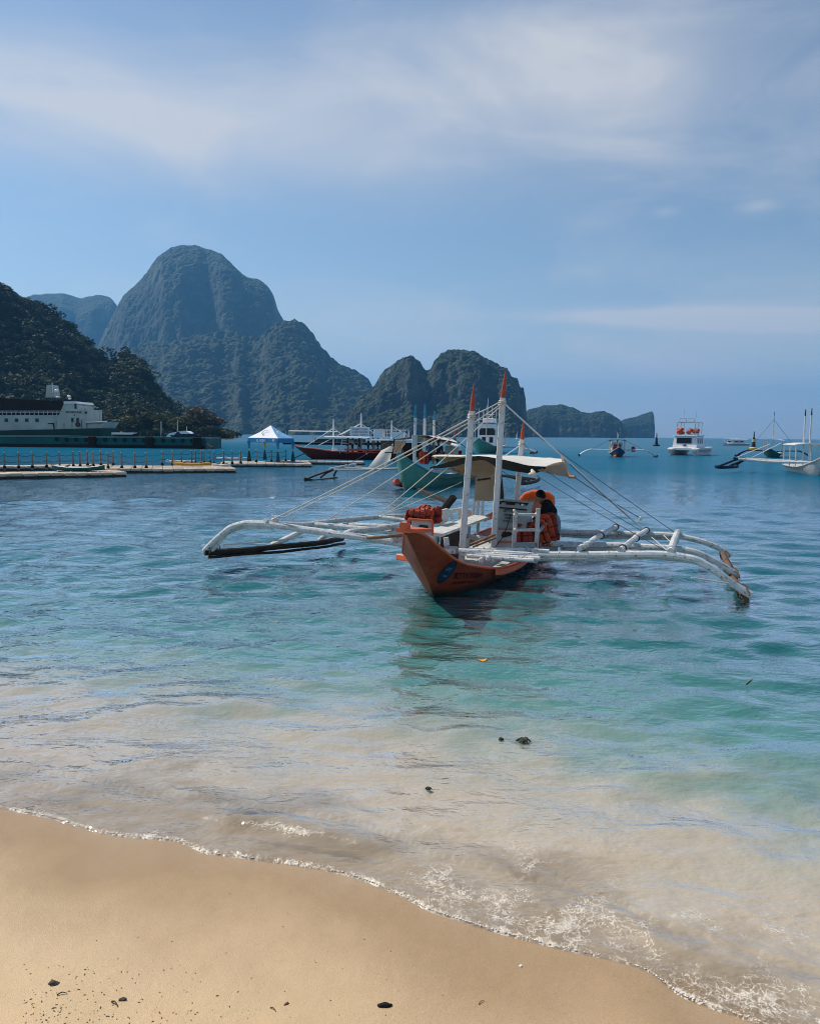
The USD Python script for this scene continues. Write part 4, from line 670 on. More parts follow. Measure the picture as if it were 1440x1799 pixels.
# things aboard the orange boat -------------------------------------------------
def vest(label, px, py, y, w, h, tilt, lean=0.0, mat="vest", group=None, d=0.12):
    """A foam life vest: two front panels, back panel, collar; straps as their own part."""
    o = B.M @ L(px, py, y=y) + B.o; t = thing("life_vest", label, "life vest", group=group); T = Gf.Matrix4d(1.0)
    ca, sa = math.cos(tilt), math.sin(tilt); cl, sl = math.cos(lean), math.sin(lean)
    Rm = np.array([[ca, -sa * cl, sa * sl], [0, sl, cl], [sa, ca * cl, -ca * sl]]).T       # rows: x, up, depth
    for i in range(3): T.SetRow(i, Gf.Vec4d(*map(float, Rm[i]), 0))
    T.SetRow(3, Gf.Vec4d(*map(float, o), 1)); UsdGeom.Xformable(stage.GetPrimAtPath(t)).AddTransformOp().Set(T)
    def rb(c_, s_):
        b_ = box((0, 0, 0), s_, ch=min(s_) * 0.32).subdivide().subdivide(); q_ = np.array(b_.vertices) + np.asarray(c_); b_.vertices = q_ + 0.10 * min(w, 0.4) * (np.stack([meshkit.fbm(q_ * 9 / max(w, 0.3) * 0.3 + px * 1.7 + 31 * k_, 3, k_) for k_ in range(3)], 1) - 0.5) * 2; return b_
    obj("panel", rb((-w * 0.26, -h * 0.08, -d * 0.3), (w * 0.44, h * 0.82, d * 0.55)), M[mat], t); obj("panel", rb((w * 0.26, -h * 0.08, -d * 0.3), (w * 0.44, h * 0.82, d * 0.55)), M[mat], t)
    obj("back_panel", rb((0, 0, d * 0.35), (w * 0.9, h * 0.96, d * 0.5)), M[mat], t); obj("collar", rb((0, h * 0.45, 0.0), (w * 0.62, h * 0.16, d * 0.9)), M[mat], t)
    for q in (-0.28, 0.05): obj("strap", rb((0, q * h, -d * 0.02), (w * 0.97, h * 0.05, d * 1.22)), M["vestdark"], t)
for k, (lab, px, py, yy, w, h, tl, ln, mt) in enumerate([
        ("red life vest lying leftmost on the white bow panel of the orange boat", 729, 908, 0.35, 0.26, 0.32, 1.35, 0.5, "vestred"), ("red life vest in the middle of the pile behind the white bow panel", 742, 906, 0.6, 0.28, 0.34, 1.5, 0.7, "vest"), ("red life vest at the right end of the pile behind the white bow panel", 758, 906, 0.8, 0.30, 0.36, 1.75, 0.5, "vestred"), ("red life vest topmost on the pile at the bow", 747, 902, 0.9, 0.28, 0.30, 1.2, 0.9, "vestred"),
        ("orange life vest hanging upright behind the ladder, left one", 916, 943, 2.6, 0.24, 0.50, 0.05, 0.0, "vestred"), ("orange life vest hanging behind the middle of the ladder", 926, 944, 2.75, 0.24, 0.50, -0.05, 0.0, "vestred"), ("orange life vest hanging behind the ladder, against its right upright", 936, 942, 2.65, 0.24, 0.50, 0.03, 0.0, "vestred"),
        ("orange life vest hung just right of the ladder, lowest of the three", 952, 939, 3.0, 0.24, 0.56, 0.28, 0.15, "vest"), ("orange life vest slung on the rail below the crouching person", 960, 931, 3.4, 0.26, 0.58, 0.25, 0.1, "vest"), ("dark-striped orange life vest hung farthest right on the rail", 969, 926, 4.0, 0.24, 0.56, 0.15, 0.1, "vestred"),
        ("orange life vest lying flat on top of the hanging vests behind the ladder", 921, 926, 2.7, 0.22, 0.34, 1.3, 0.6, "vest")]):
    vest(lab, px, py, yy, w, h, tl, ln, mt)
shp = [(911, 881), (922, 868), (934, 864), (948, 864), (962, 866), (971, 873), (972, 884), (968, 905), (915, 905)]
sh = thing("boat_cover", "orange-rimmed pale shell standing upright behind the crouching person", "cover", B)
yS = 6.4; ctr = L(942, 890, y=yS); rim = [L(*q, y=yS) for q in shp]
obj("rim", tube(np.array([p for a, b in zip(rim, rim[1:] + rim[:1]) for p in (a, a + (b - a) * 0.5)] + [rim[0]]), 0.038, 7), M["shellout"], sh)
inner = [ctr + (p - ctr) * 0.72 + (0, 0.45, 0) for p in rim]
obj("bowl", cat_([sheet(np.array([rim + rim[:1], inner + inner[:1]])), trimesh.Trimesh(np.array([ctr + (0, 0.45, 0)] + inner), [(0, i + 1, (i + 1) % len(inner) + 1) for i in range(len(inner))])]), M["shellin"], sh)
obj("top_lining", sheet(np.array([[L(q[0], q[1] + 1, y=yS - 0.02) for q in shp[:6]], [L(q[0] * 0.86 + 942 * 0.14, q[1] + 9, y=yS + 0.15) for q in shp[:6]]])), M["shellout"], sh)
jg = thing("water_jug", "pale blue see-through plastic jug at the boat's side, right of the hanging vests", "jug", B)
jl = tube([L(979, 945, y=4.4), L(979.5, 940, y=4.4), L(979.5, 917, y=4.4), L(978, 908, y=4.4), L(976.5, 904, y=4.4)], [0.05, 0.062, 0.062, 0.05, 0.02], 14)
obj("jug_body", jl, M["jug"], jg); obj("jug_cap", tube([L(976.5, 904.5, y=4.4), L(976, 901, y=4.4)], 0.026, 10), M["blue"], jg)

# the crouching person ------------------------------------------------------------
def person(label, frame, J, mats, r=1.0, fingers=True, face=None, group=None):
    """J: joints in the local frame. Body is one surface; shirt, trousers and hair are its children."""
    t = thing("person", label, "person", frame, group=group); v = lambda k: np.asarray(J[k], float)
    fw = np.asarray(face, float) / np.linalg.norm(face); up = v("head") - v("neck"); up = up / np.linalg.norm(up); fw = fw - up * (fw @ up); fw /= np.linalg.norm(fw); sd = np.cross(fw, up)
    hd = v("head"); hips = (v("hipL") + v("hipR")) / 2; shc = (v("shL") + v("shR")) / 2
    bones = [(v("neck"), 0.055 * r, hd - up * 0.03, 0.058 * r), (hd + up * 0.03 - fw * 0.02, 0.085 * r, hd - up * 0.05 + fw * 0.03, 0.062 * r), (shc, 0.09 * r, hips, 0.10 * r), (v("shL"), 0.065 * r, v("shR"), 0.065 * r), (v("hipL"), 0.09 * r, v("hipR"), 0.09 * r), (shc, 0.07 * r, v("neck"), 0.055 * r),
             (hd + fw * 0.085 + up * 0.0, 0.014, hd + fw * 0.108 - up * 0.022, 0.015), (hd + sd * 0.085, 0.018, hd + sd * 0.09 - up * 0.03, 0.012), (hd - sd * 0.085, 0.018, hd - sd * 0.09 - up * 0.03, 0.012), (hd + fw * 0.07 - up * 0.055 + sd * 0.02, 0.012, hd + fw * 0.07 - up * 0.055 - sd * 0.02, 0.012)]
    for s in "LR":
        bones += [(v("sh" + s), 0.055 * r, v("el" + s), 0.042 * r), (v("el" + s), 0.042 * r, v("wr" + s), 0.029 * r), (v("hip" + s), 0.085 * r, v("kn" + s), 0.058 * r), (v("kn" + s), 0.058 * r, v("an" + s), 0.038 * r), (v("an" + s), 0.038 * r, v("an" + s) + np.append(fw[:2], 0) * 0.16 - (0, 0, 0.03), 0.03 * r)]
        d = v("wr" + s) - v("el" + s); d /= np.linalg.norm(d); a, b, _ = basis(d); w = v("wr" + s); palm = w + d * 0.075
        bones += [(w, 0.026 * r, palm, 0.03 * r)]
        if fingers:
            for k in range(4):
                o = palm + a * (k - 1.5) * 0.021; ln = (0.068, 0.078, 0.072, 0.055)[k]; kn = o + d * ln * 0.55; bones += [(o, 0.0105, kn, 0.0095), (kn, 0.0095, kn + (d * 0.6 - b * 0.7) * ln * 0.5, 0.008)]
            tb = w + d * 0.03 + a * 0.03; bones += [(tb, 0.012, tb + a * 0.03 + d * 0.03, 0.010), (tb + a * 0.03 + d * 0.03, 0.010, tb + a * 0.03 + d * 0.055 - b * 0.015, 0.009)]
    body = obj("body", blob(bones, 12, 0.022, 4), M[mats[0]], t, smooth=True)
    sb = [(shc, 0.108 * r, hips + (shc - hips) * 0.12, 0.118 * r), (v("shL"), 0.08 * r, v("shR"), 0.08 * r), (shc, 0.085 * r, v("neck"), 0.066 * r)] + [(v("sh" + s), 0.074 * r, v("sh" + s) + (v("el" + s) - v("sh" + s)) * 0.8, 0.062 * r) for s in "LR"]
    obj("shirt", blob(sb, 12, 0.035, 4), M[mats[1]], body, smooth=True)
    pb_ = [(v("hipL"), 0.105 * r, v("hipR"), 0.105 * r), (hips, 0.108 * r, hips + (shc - hips) * 0.1, 0.112 * r)] + [z_ for s in "LR" for z_ in ((v("hip" + s), 0.10 * r, v("kn" + s), 0.074 * r), (v("kn" + s), 0.074 * r, v("kn" + s) + (v("an" + s) - v("kn" + s)) * 0.8, 0.056 * r))]
    obj("trousers", blob(pb_, 12, 0.035, 4), M[mats[2]], body, smooth=True)
    obj("hair", blob([(hd + up * 0.045 - fw * 0.03, 0.090 * r, hd + up * 0.03 - fw * 0.035, 0.088 * r), (hd - fw * 0.06 - up * 0.02, 0.05 * r, hd - fw * 0.045 + up * 0.03, 0.07 * r)], 12, 0.03, 2), M[mats[3]], body, smooth=True)
    for s in (-1, 1): obj("eye", blob([(hd + fw * 0.082 + sd * 0.032 * s + up * 0.008, 0.011, hd + fw * 0.083 + sd * 0.032 * s + up * 0.008, 0.011)], 8, 0.05, 0), M["text"], body)
    return t
yq = 4.3
person("person in a black shirt crouching and bending forward over the boat's side, facing left", B,
       dict(head=L(948.5, 873, y=yq - 0.05), neck=L(954, 882, y=yq), shL=L(958, 888, y=yq - 0.17), shR=L(964, 887, y=yq + 0.17), elL=L(953, 905, y=yq - 0.25), wrL=L(945, 912, y=yq - 0.4), elR=L(975, 900, y=yq + 0.26), wrR=L(976, 913, y=yq + 0.2),
            hipL=L(965, 919, y=yq - 0.08), hipR=L(967, 919, y=yq + 0.10), knL=L(942, 913, y=yq - 0.1), knR=L(945, 915, y=yq + 0.18), anL=L(948, 942, y=yq - 0.08), anR=L(952, 942, y=yq + 0.16)), ("skin", "shirt", "pants", "hair"), 1.12, face=(-0.9, -0.2, -0.6))
# ------------------------------------------------------------------ the other boats
def stations(Lh, Bm, fb, over, rise, stern=0.25):
    k = [(0, -over, rise * 0.96), (0, -over * 0.5, rise * 0.45), (0, 0, -0.02), (0, 0.08 * Lh, -0.28), (0, 0.5 * Lh, -0.34), (0, 0.9 * Lh, -0.2), (0, Lh, 0.0)]
    h = [(0.03, -over * 1.03, rise), (Bm * 0.16, -over * 0.6, rise * 0.82), (Bm * 0.30, 0.02 * Lh, fb + (rise - fb) * 0.45), (Bm * 0.43, 0.15 * Lh, fb + (rise - fb) * 0.12), (Bm * 0.5, 0.33 * Lh, fb), (Bm * 0.5, 0.6 * Lh, fb), (Bm * 0.42, 0.85 * Lh, fb + stern * 0.5), (Bm * 0.3, Lh, fb + stern)]
    return k, h
def floats(t, fr, side, xs, y0, y1, ys, zarm, zf, hullx, col, col2, xb, r=0.06, seed=0):
    """Outrigger: arms across, bending down to a float that lies along the boat."""
    for k, y in enumerate(ys):
        obj("outrigger_arm", bamboo([(side * hullx * 0.3, y, zarm - 0.03), (side * xb, y, zarm + 0.12), (side * (xb + (xs - xb) * 0.35), y, zarm - 0.02), (side * xs, y, zf + 0.05)], r, seed=seed + k, n=7, seg=0.6), M[col if k % 2 == 0 else col], t)
    obj("outrigger_float", bamboo([(side * xs, y0, zf + 0.16), (side * xs, y0 + 0.8, zf + 0.06), (side * xs, y1, zf + 0.06)], r * 2.0, n=7, seed=seed + 9, seg=0.6), M[col2], t)
    obj("outrigger_brace", bamboo([(side * xb, ys[0] - 0.2, zarm + 0.18), (side * xb, ys[-1] + 0.2, zarm + 0.18)], r * 0.9, n=6, seed=seed + 11, seg=0.6), M[col], t)
def roof(t, y0, y1, hw, z, mat, name="roof", camber=0.12, thick=0.05, zfall=0.0):
    xs = np.linspace(-hw, hw, 7); ys = np.linspace(y0, y1, 9)
    A = np.array([[(x_, y_, z + camber * (1 - (x_ / hw) ** 2) - zfall * (y_ - y0)) for x_ in xs] for y_ in ys]); Bt = A - (0, 0, thick)
    rim = np.concatenate([A[0], A[1:, -1], A[-1, -2::-1], A[-2:0:-1, 0]]); rl = np.concatenate([rim, rim[:1]])
    return obj(name, cat_([sheet(A), sheet(Bt[::-1]), sheet(np.array([rl, rl - (0, 0, thick)]))]), M[mat], t)
def spar(t, x, y, z0, z1, w, mat, tip=None, tipmat=None):
    p = obj("mast", beam((x, y, z0), (x, y, z1), w, w, w * 0.8, w * 0.8), M[mat], t)
    if tip: obj("mast_tip", beam((x, y, z1), (x, y, z1 + tip), w * 0.8, w * 0.8, w * 0.4, w * 0.4), M[tipmat], p)
STAND = lambda x, y, z, h=1.68, lean=0.0, face=1: dict(head=(x, y, z + 0.93 * h), neck=(x, y, z + 0.84 * h), shL=(x - 0.17, y, z + 0.80 * h), shR=(x + 0.17, y, z + 0.80 * h), elL=(x - 0.24, y + 0.02, z + 0.62 * h), elR=(x + 0.24, y + 0.02, z + 0.62 * h), wrL=(x - 0.22, y - 0.1, z + 0.48 * h), wrR=(x + 0.22, y - 0.12, z + 0.47 * h),
    hipL=(x - 0.09, y, z + 0.52 * h), hipR=(x + 0.09, y, z + 0.52 * h), knL=(x - 0.1, y - 0.02, z + 0.28 * h), knR=(x + 0.1, y + 0.03, z + 0.28 * h), anL=(x - 0.1, y, z + 0.05), anR=(x + 0.1, y + 0.04, z + 0.05))
SIT = lambda x, y, z, h=1.68: dict(head=(x, y - 0.06, z + 0.80), neck=(x, y, z + 0.64), shL=(x - 0.17, y, z + 0.56), shR=(x + 0.17, y, z + 0.56), elL=(x - 0.24, y - 0.06, z + 0.3), elR=(x + 0.24, y - 0.06, z + 0.3), wrL=(x - 0.15, y - 0.3, z + 0.22), wrR=(x + 0.15, y - 0.3, z + 0.22), hipL=(x - 0.1, y, z + 0.1), hipR=(x + 0.1, y, z + 0.1), knL=(x - 0.13, y - 0.42, z + 0.12), knR=(x + 0.13, y - 0.42, z + 0.12), anL=(x - 0.12, y - 0.42, z - 0.28), anR=(x + 0.12, y - 0.42, z - 0.28))
for nm, cc in (("navy_cloth", (0.02, 0.03, 0.06)), ("grey_cloth", (0.16, 0.16, 0.17)), ("pale_cloth", (0.5, 0.47, 0.43)), ("blue_cloth", (0.05, 0.13, 0.25)), ("brown_cloth", (0.09, 0.05, 0.03))): M[nm] = pm(nm, cc, 0.9, 0.2, 10)

# teal boat behind the orange one
T = Frame(W(712, 859), 24.0, 1.0); TL = T.L
tb = thing("outrigger_boat", "teal-hulled outrigger boat with a pale canopy, moored just behind the orange boat", "boat", T)
kk, hh = stations(10.5, 1.9, 0.58, 0.75, 1.72); kk[0] = (0, -0.75, 1.62)
th_ = Hull(kk, hh); tp = obj("hull", th_.shell(), M["green"], tb, smooth=50)
obj("gunwale", th_.rail(0.035), M["bluemast"], tb); obj("gunwale", th_.rail(0.035, -1), M["bluemast"], tb)
lo = th_.R[10:, :3].copy(); lo[..., 0] += 0.012; lo[..., 1] -= 0.004; obj("boot_stripe", cat_([sheet(lo), sheet(lo * np.array([-1, 1, 1]))]), M["navy"], tb)
obj("deck", th_.deck(0.2, 12), M["offwhite"], tb)
obj("bow_rudder_guard", cat_([tube(curve([(-0.25, -0.35, 0.35), (-0.55, 0.1, 0.25), (-0.5, 0.7, 0.15)], 10), 0.14, 8)]), M["redtrim"], tb)
for (px, b, tt, tp_, y) in ((727.5, 811, 729.5, (734, 711), 1.6), (745.5, 800, 746, (735, 709), 3.6), (761.5, 800, 762.5, (738, 722), 5.5)):
    a, e, f_ = TL(px, b, y=y), TL(tt, tp_[0], y=y), TL(tt + 0.5, tp_[1], y=y); mp = obj("mast", beam(a - (0, 0, 0.4), e, 0.13, 0.13, 0.11, 0.11), M["white"], tb)
    obj("mast_tip", beam(e, f_, 0.11, 0.11, 0.07, 0.07), M["bluemast"], mp)
    if y == 1.6: obj("mast_collar", beam(TL(728, 790, y=y), TL(728.6, 764, y=y), 0.22, 0.22), M["offwhite"], mp)
obj("awning", cloth([TL(694, 771, y=3.0), TL(715, 768, y=2.6), TL(745, 764.5, y=2.4), TL(775, 772, y=2.8), TL(800, 777, y=3.6)], [TL(700, 772, y=6.5), TL(730, 768, y=6.5), TL(760, 766, y=6.5), TL(785, 770, y=6.5), TL(806, 775, y=6.5)], 30, 6, 0, 0.04, 11), M["tarp"], tb)
obj("awning_valance", cloth([TL(694, 771, y=2.95), TL(715, 768, y=2.55), TL(745, 764.5, y=2.35), TL(775, 772, y=2.75), TL(800, 777, y=3.5)], [TL(692, 773, y=2.9), TL(715, 772, y=2.5), TL(743, 768.5, y=2.3), TL(775, 774.5, y=2.7), TL(800, 778.5, y=3.5)], 30, 4, 0, 0.02, 12), M["darkcloth"], tb)
obj("awning_curtain", cloth([TL(732, 770, y=6), TL(760, 767.5, y=6), TL(795, 775, y=6)], [TL(728, 778, y=5.8), TL(760, 775, y=5.8), TL(790, 782, y=5.8)], 20, 5, 0, 0.03, 13), M["beige"], tb)
obj("awning_flap", cloth([TL(694, 774, y=2.2), TL(703, 774, y=2.4), TL(714, 777, y=2.6)], [TL(691, 797, y=1.8), TL(698, 797, y=2.2), TL(704, 790, y=2.6)], 14, 12, 0, 0.03, 14), M["beige"], tb)
obj("awning_flap", cloth([TL(692, 778, y=3.2), TL(684, 784, y=3.0), TL(670, 791, y=2.8)], [TL(685, 808, y=2.6), TL(668, 822, y=2.3), TL(646, 822, y=2.0), ], 14, 14, -0.1, 0.03, 15), M["tarp"], tb)
obj("flap_frame", cat_([beam(TL(692, 771, y=2.4), TL(691.5, 812, y=2.4), 0.06, 0.06), beam(TL(678, 783, y=2.5), TL(692, 783, y=2.45), 0.05, 0.05), beam(TL(676, 795, y=2.5), TL(692, 795, y=2.45), 0.05, 0.05)]), M["dark"], tb)
obj("cabin", panel([TL(782, 783, y=6.6), TL(796, 783, y=6.6), TL(796, 798, y=6.6), TL(781, 798, y=6.6)], 0.8, (0, 1, 0)), M["grey"], tb)
obj("cabin_roof", panel([TL(777, 776.5, y=6.4), TL(798, 783, y=6.4), TL(798, 785, y=6.4), TL(777, 778, y=6.4)], 1.0, (0, 1, 0)), M["cleanwhite"], tb)
obj("side_bench", cat_([panel([TL(703, 778, y=3.6), TL(740, 778, y=3.6), TL(740, 805, y=3.6), TL(712, 800, y=3.6)], 0.1, (0, 1, 0))]), M["brownroof"], tb)
for k in range(3): obj("canopy_post", beam(TL(761 + 0.5 * k - k * 30, 770, y=5.0 + k), TL(760 - k * 28, 812, y=5.0 + k), 0.09, 0.09), M["wood" if k == 0 else "white"], tb)
obj("deck_platform", cat_([panel([TL(750, 823, y=3.4), TL(800, 829, y=3.4), TL(800, 831, y=3.4), TL(752, 829, y=3.4)], 0.5, (0, 1, 0))]), M["offwhite"], tb)
arms_y = (3.0, 4.3, 5.6)
for k, y in enumerate(arms_y):
    pts = [TL(700, 823, y=y), TL(640 - 0 * k, 825 - 1.5 * k, y=y), TL(586 + 13 * k, 825 - 4 * k, y=y), TL(560 + 16 * k, 833 - 3.5 * k, y=y), TL(540 + 23 * k, 841 - 2.0 * k, y=y)]
    obj("outrigger_arm", bamboo(pts[:3], 0.05, n=7, seed=60 + k), M["grey"], tb); obj("outrigger_arm", bamboo(pts[2:], 0.055, n=7, seed=64 + k), M["dark"], tb)
    pr = [TL(790, 826, y=y), TL(868, 834 + 0 * k, y=y), TL(890 + 6 * k, 837, y=y), TL(922 + 9 * k, 846 - k * 2, y=y)]
    obj("outrigger_arm", bamboo(pr[:2], 0.06, n=7, seed=70 + k), M["bamboo"], tb); obj("outrigger_arm", bamboo(pr[1:], 0.055, n=7, seed=74 + k), M["dark"], tb)
obj("outrigger_float", bamboo([TL(534, 841, y=2.7), TL(552, 845, y=3.2), TL(591, 840, y=5.9)], 0.09, n=7, seed=80), M["dark"], tb)
obj("outrigger_float", bamboo([TL(914, 849, y=2.6), TL(930, 848, y=3.8), TL(946, 842, y=6.0)], 0.09, n=7, seed=81), M["dark"], tb)
obj("outrigger_brace", bamboo([TL(578, 824, y=2.7), TL(625, 815, y=6.0)], 0.06, n=6, seed=82), M["bamboo"], tb)
for a, ya, b, yb in (((746, 736), 3.6, (600, 822), 4.0), ((746, 736), 3.6, (895, 836), 4.3), ((762, 740), 5.5, (880, 834), 5.6), ((729, 738), 1.6, (694, 795), -0.7), ((762, 742), 5.5, (806, 776), 6.5)):
    obj("stay_rope", sag(TL(*a, y=ya), TL(*b, y=yb), 0.05, 10, 0.014, 4), M["navy"], tb)
for lab, px, py, y, w, h, mt in (("orange life vest hanging upright beside the teal boat's front mast", 741, 804, 2.6, 0.30, 0.62, "vest"), ("second bright vest hanging just right of the first on the teal boat", 748, 805, 2.8, 0.28, 0.62, "vestred")):
    o_, m_ = B.M, B.o; B.M, B.o = T.M, T.o; vest(lab, px, py, y, w, h, 0.0, 0.0, mt); B.M, B.o = o_, m_
q = TL(764, 797, y=5.6); person("person in a dark shirt seated beneath the teal boat's canopy, beside the cabin", T, SIT(q[0] + 0.2, q[1], q[2] - 0.2), ("skin", "navy_cloth", "pants", "hair"), fingers=False, face=(0.2, -1, 0))
q = TL(756, 797, y=5.0); person("person in a blue shirt seated left of the dark-shirted one on the teal boat", T, SIT(q[0] - 0.05, q[1], q[2] - 0.2), ("skin", "blue_cloth", "pants", "hair"), fingers=False, face=(-0.2, -1, 0))

# dark red two-deck boat behind the dock
Rf = Frame(W(548, 806, 0.0), 92.0, 0.0); RL = Rf.L
rb_ = thing("outrigger_boat", "long dark-red outrigger boat with white upper deck and sign board, behind the dock", "boat", Rf)
kk, hh = stations(15, 2.4, 0.72, 1.9, 1.42, 0.3); rh = Hull(kk, hh)
obj("hull", rh.shell(), M["redhull"], rb_, smooth=50); obj("gunwale", rh.rail(0.05), M["redtrim"], rb_); obj("gunwale", rh.rail(0.05, -1), M["offwhite"], rb_); obj("deck", rh.deck(0.12, 10), M["cleanwhite"], rb_)
def along(px, x=0.0): return RL(px, 790, x=x)[1]
y1, y2, y3 = along(583), along(634), along(700)
zr = RL(640, 768, x=0)[2]; zt = RL(634, 764, x=0)[2]
for px, top in ((585.5, 735), (634, 725), (687.5, 738)):
    yy_ = along(px); zz_ = RL(px, top, x=0)[2]; spar(rb_, 0, yy_, 0.5, zz_ - 0.7, 0.19, "cleanwhite", 0.7, "cleanwhite")
roof(rb_, along(572), along(650), 1.4, RL(600, 766, x=0)[2] - 0.1, "cleanwhite", "foredeck_roof", 0.06, 0.08)
roof(rb_, along(646), along(728), 1.4, zr - 0.2, "cleanwhite", "upper_deck", 0.02, 0.12)
obj("upper_hull_band", cat_([box((1.32, (along(608) + along(680)) / 2, 0.98), (0.06, along(680) - along(608), 0.22))]), M["redtrim"], rb_)
zs0, zs1 = RL(640, 766, x=1.5)[2], RL(640, 750, x=1.5)[2]; ya, yb = along(615, 1.5), along(649, 1.5)
sg_ = obj("sign_board", box((1.55, (ya + yb) / 2, (zs0 + zs1) / 2), (0.08, yb - ya, zs1 - zs0), ch=0.02), M["cleanwhite"], rb_)
for k, s_ in enumerate(("ISLAND TOURS", "EL NIDO PALAWAN", "CALL 0917")):
    t_ = meshkit.text_mesh(s_, 0.2, 0.004, False); v_ = np.array(t_.vertices); v_[:, 0] *= (yb - ya) * 0.8 / np.ptp(v_[:, 0]); t_.vertices = np.stack([1.594 + v_[:, 2], ya + (yb - ya) * 0.1 + v_[:, 0], zs1 - 0.32 - 0.28 * k + v_[:, 1]], 1); obj("sign_lettering", t_, M["bluef"], sg_)
zu = zr + 0.0; zrl = RL(690, 755, x=1.4)[2]
for side in (1, -1):
    yA, yB = along(652, 1.4), along(716, 1.4)
    for zq in (zrl, (zrl + zu) / 2): obj("upper_rail", beam((1.5 * side, yA, zq), (1.5 * side, yB, zq), 0.05, 0.05), M["cleanwhite"], rb_)
    for t_ in np.linspace(0, 1, 9): obj("rail_post", beam((1.5 * side, yA + (yB - yA) * t_, zu - 0.2), (1.5 * side, yA + (yB - yA) * t_, zrl), 0.05, 0.05), M["cleanwhite"], rb_)
    obj("rail_panel", box((1.5 * side, yA + (yB - yA) * 0.2, (zrl + zu) / 2), (0.03, 0.9, zrl - zu - 0.1)), M["cleanwhite"], rb_); obj("rail_panel", box((1.5 * side, yA + (yB - yA) * 0.72, (zrl + zu) / 2 - 0.1), (0.03, 1.2, (zrl - zu) * 0.7)), M["cleanwhite"], rb_)
la, lb = RL(597, 796, x=1.1), RL(602, 766, x=0.6); 
for dy in (0, 0.65): obj("ladder_rail", beam(la + (0, dy, 0), lb + (0, dy, 0), 0.06, 0.08), M["cleanwhite"], rb_)
for t_ in np.linspace(0.1, 0.9, 6): q = la + (lb - la) * t_; obj("rung", beam(q, q + (0, 0.65, 0), 0.06, 0.05), M["cleanwhite"], rb_)
for a, b in (((586, 752), (534, 786)), ((586, 752), (640, 794)), ((634, 744), (560, 782)), ((634, 744), (678, 776)), ((634, 768), (645, 798)), ((607, 769), (645, 798)), ((634, 744), (598, 764)), ((687, 748), (716, 765))): obj("stay", sag(RL(*a, x=0.0), RL(*b, x=1.3 if b[1] > 790 else 0.3), 0, 3, 0.036, 5), M["cleanwhite"], rb_)
for px in (612, 628, 655, 672, 690, 710): yq_ = along(px, 1.3); obj("canopy_post", beam((1.15, yq_, 0.6), (1.15, yq_, zr - 0.2), 0.07, 0.07), M["wood"], rb_); obj("canopy_post", beam((-1.15, yq_, 0.6), (-1.15, yq_, zr - 0.2), 0.07, 0.07), M["wood"], rb_)
obj("deck_house", box((-0.2, along(690), 1.3), (1.4, 2.4, 1.4), ch=0.05), M["wood"], rb_); obj("seat_row", box((0.2, along(655), 0.85), (1.1, 3.0, 0.4), ch=0.05), M["brownroof"], rb_); obj("deck_crate", box((0.0, along(590), 0.9), (0.6, 0.7, 0.45), ch=0.04), M["cleanwhite"], rb_)
obj("anchor_bar", bamboo([RL(505, 811, x=-1), RL(520, 803, x=-0.5), RL(546, 792, x=0)], 0.06, n=6), M["dark"], rb_)
for k, (px, cl, lab) in enumerate(((611, "navy_cloth", "person in dark navy standing leftmost under the red boat's deck roof"), (619, "pale_cloth", "person in a pale top standing second from the left on the red boat"), (630, "brown_cloth", "person in brown standing behind the mast on the red boat"), (647, "navy_cloth", "person in dark clothes in the middle of the red boat's lower deck"), (655, "grey_cloth", "person in grey standing right of the middle on the red boat"), (663, "brown_cloth", "rightmost person on the red boat's lower deck"))):
    person(lab, Rf, STAND(0.75 - 0.25 * (k % 3), along(px, 0.6), 0.68, 1.5), ("skin", cl, "pants", "hair"), fingers=False, face=(1, -0.4, 0))
q = RL(674, 764, x=0.8); person("person in a dark shirt and pale trousers standing alone on the red boat's upper deck", Rf, STAND(q[0], q[1], zr - 0.1, 1.55), ("skin", "navy_cloth", "pale_cloth", "hair"), fingers=False, face=(0.8, -1, 0))

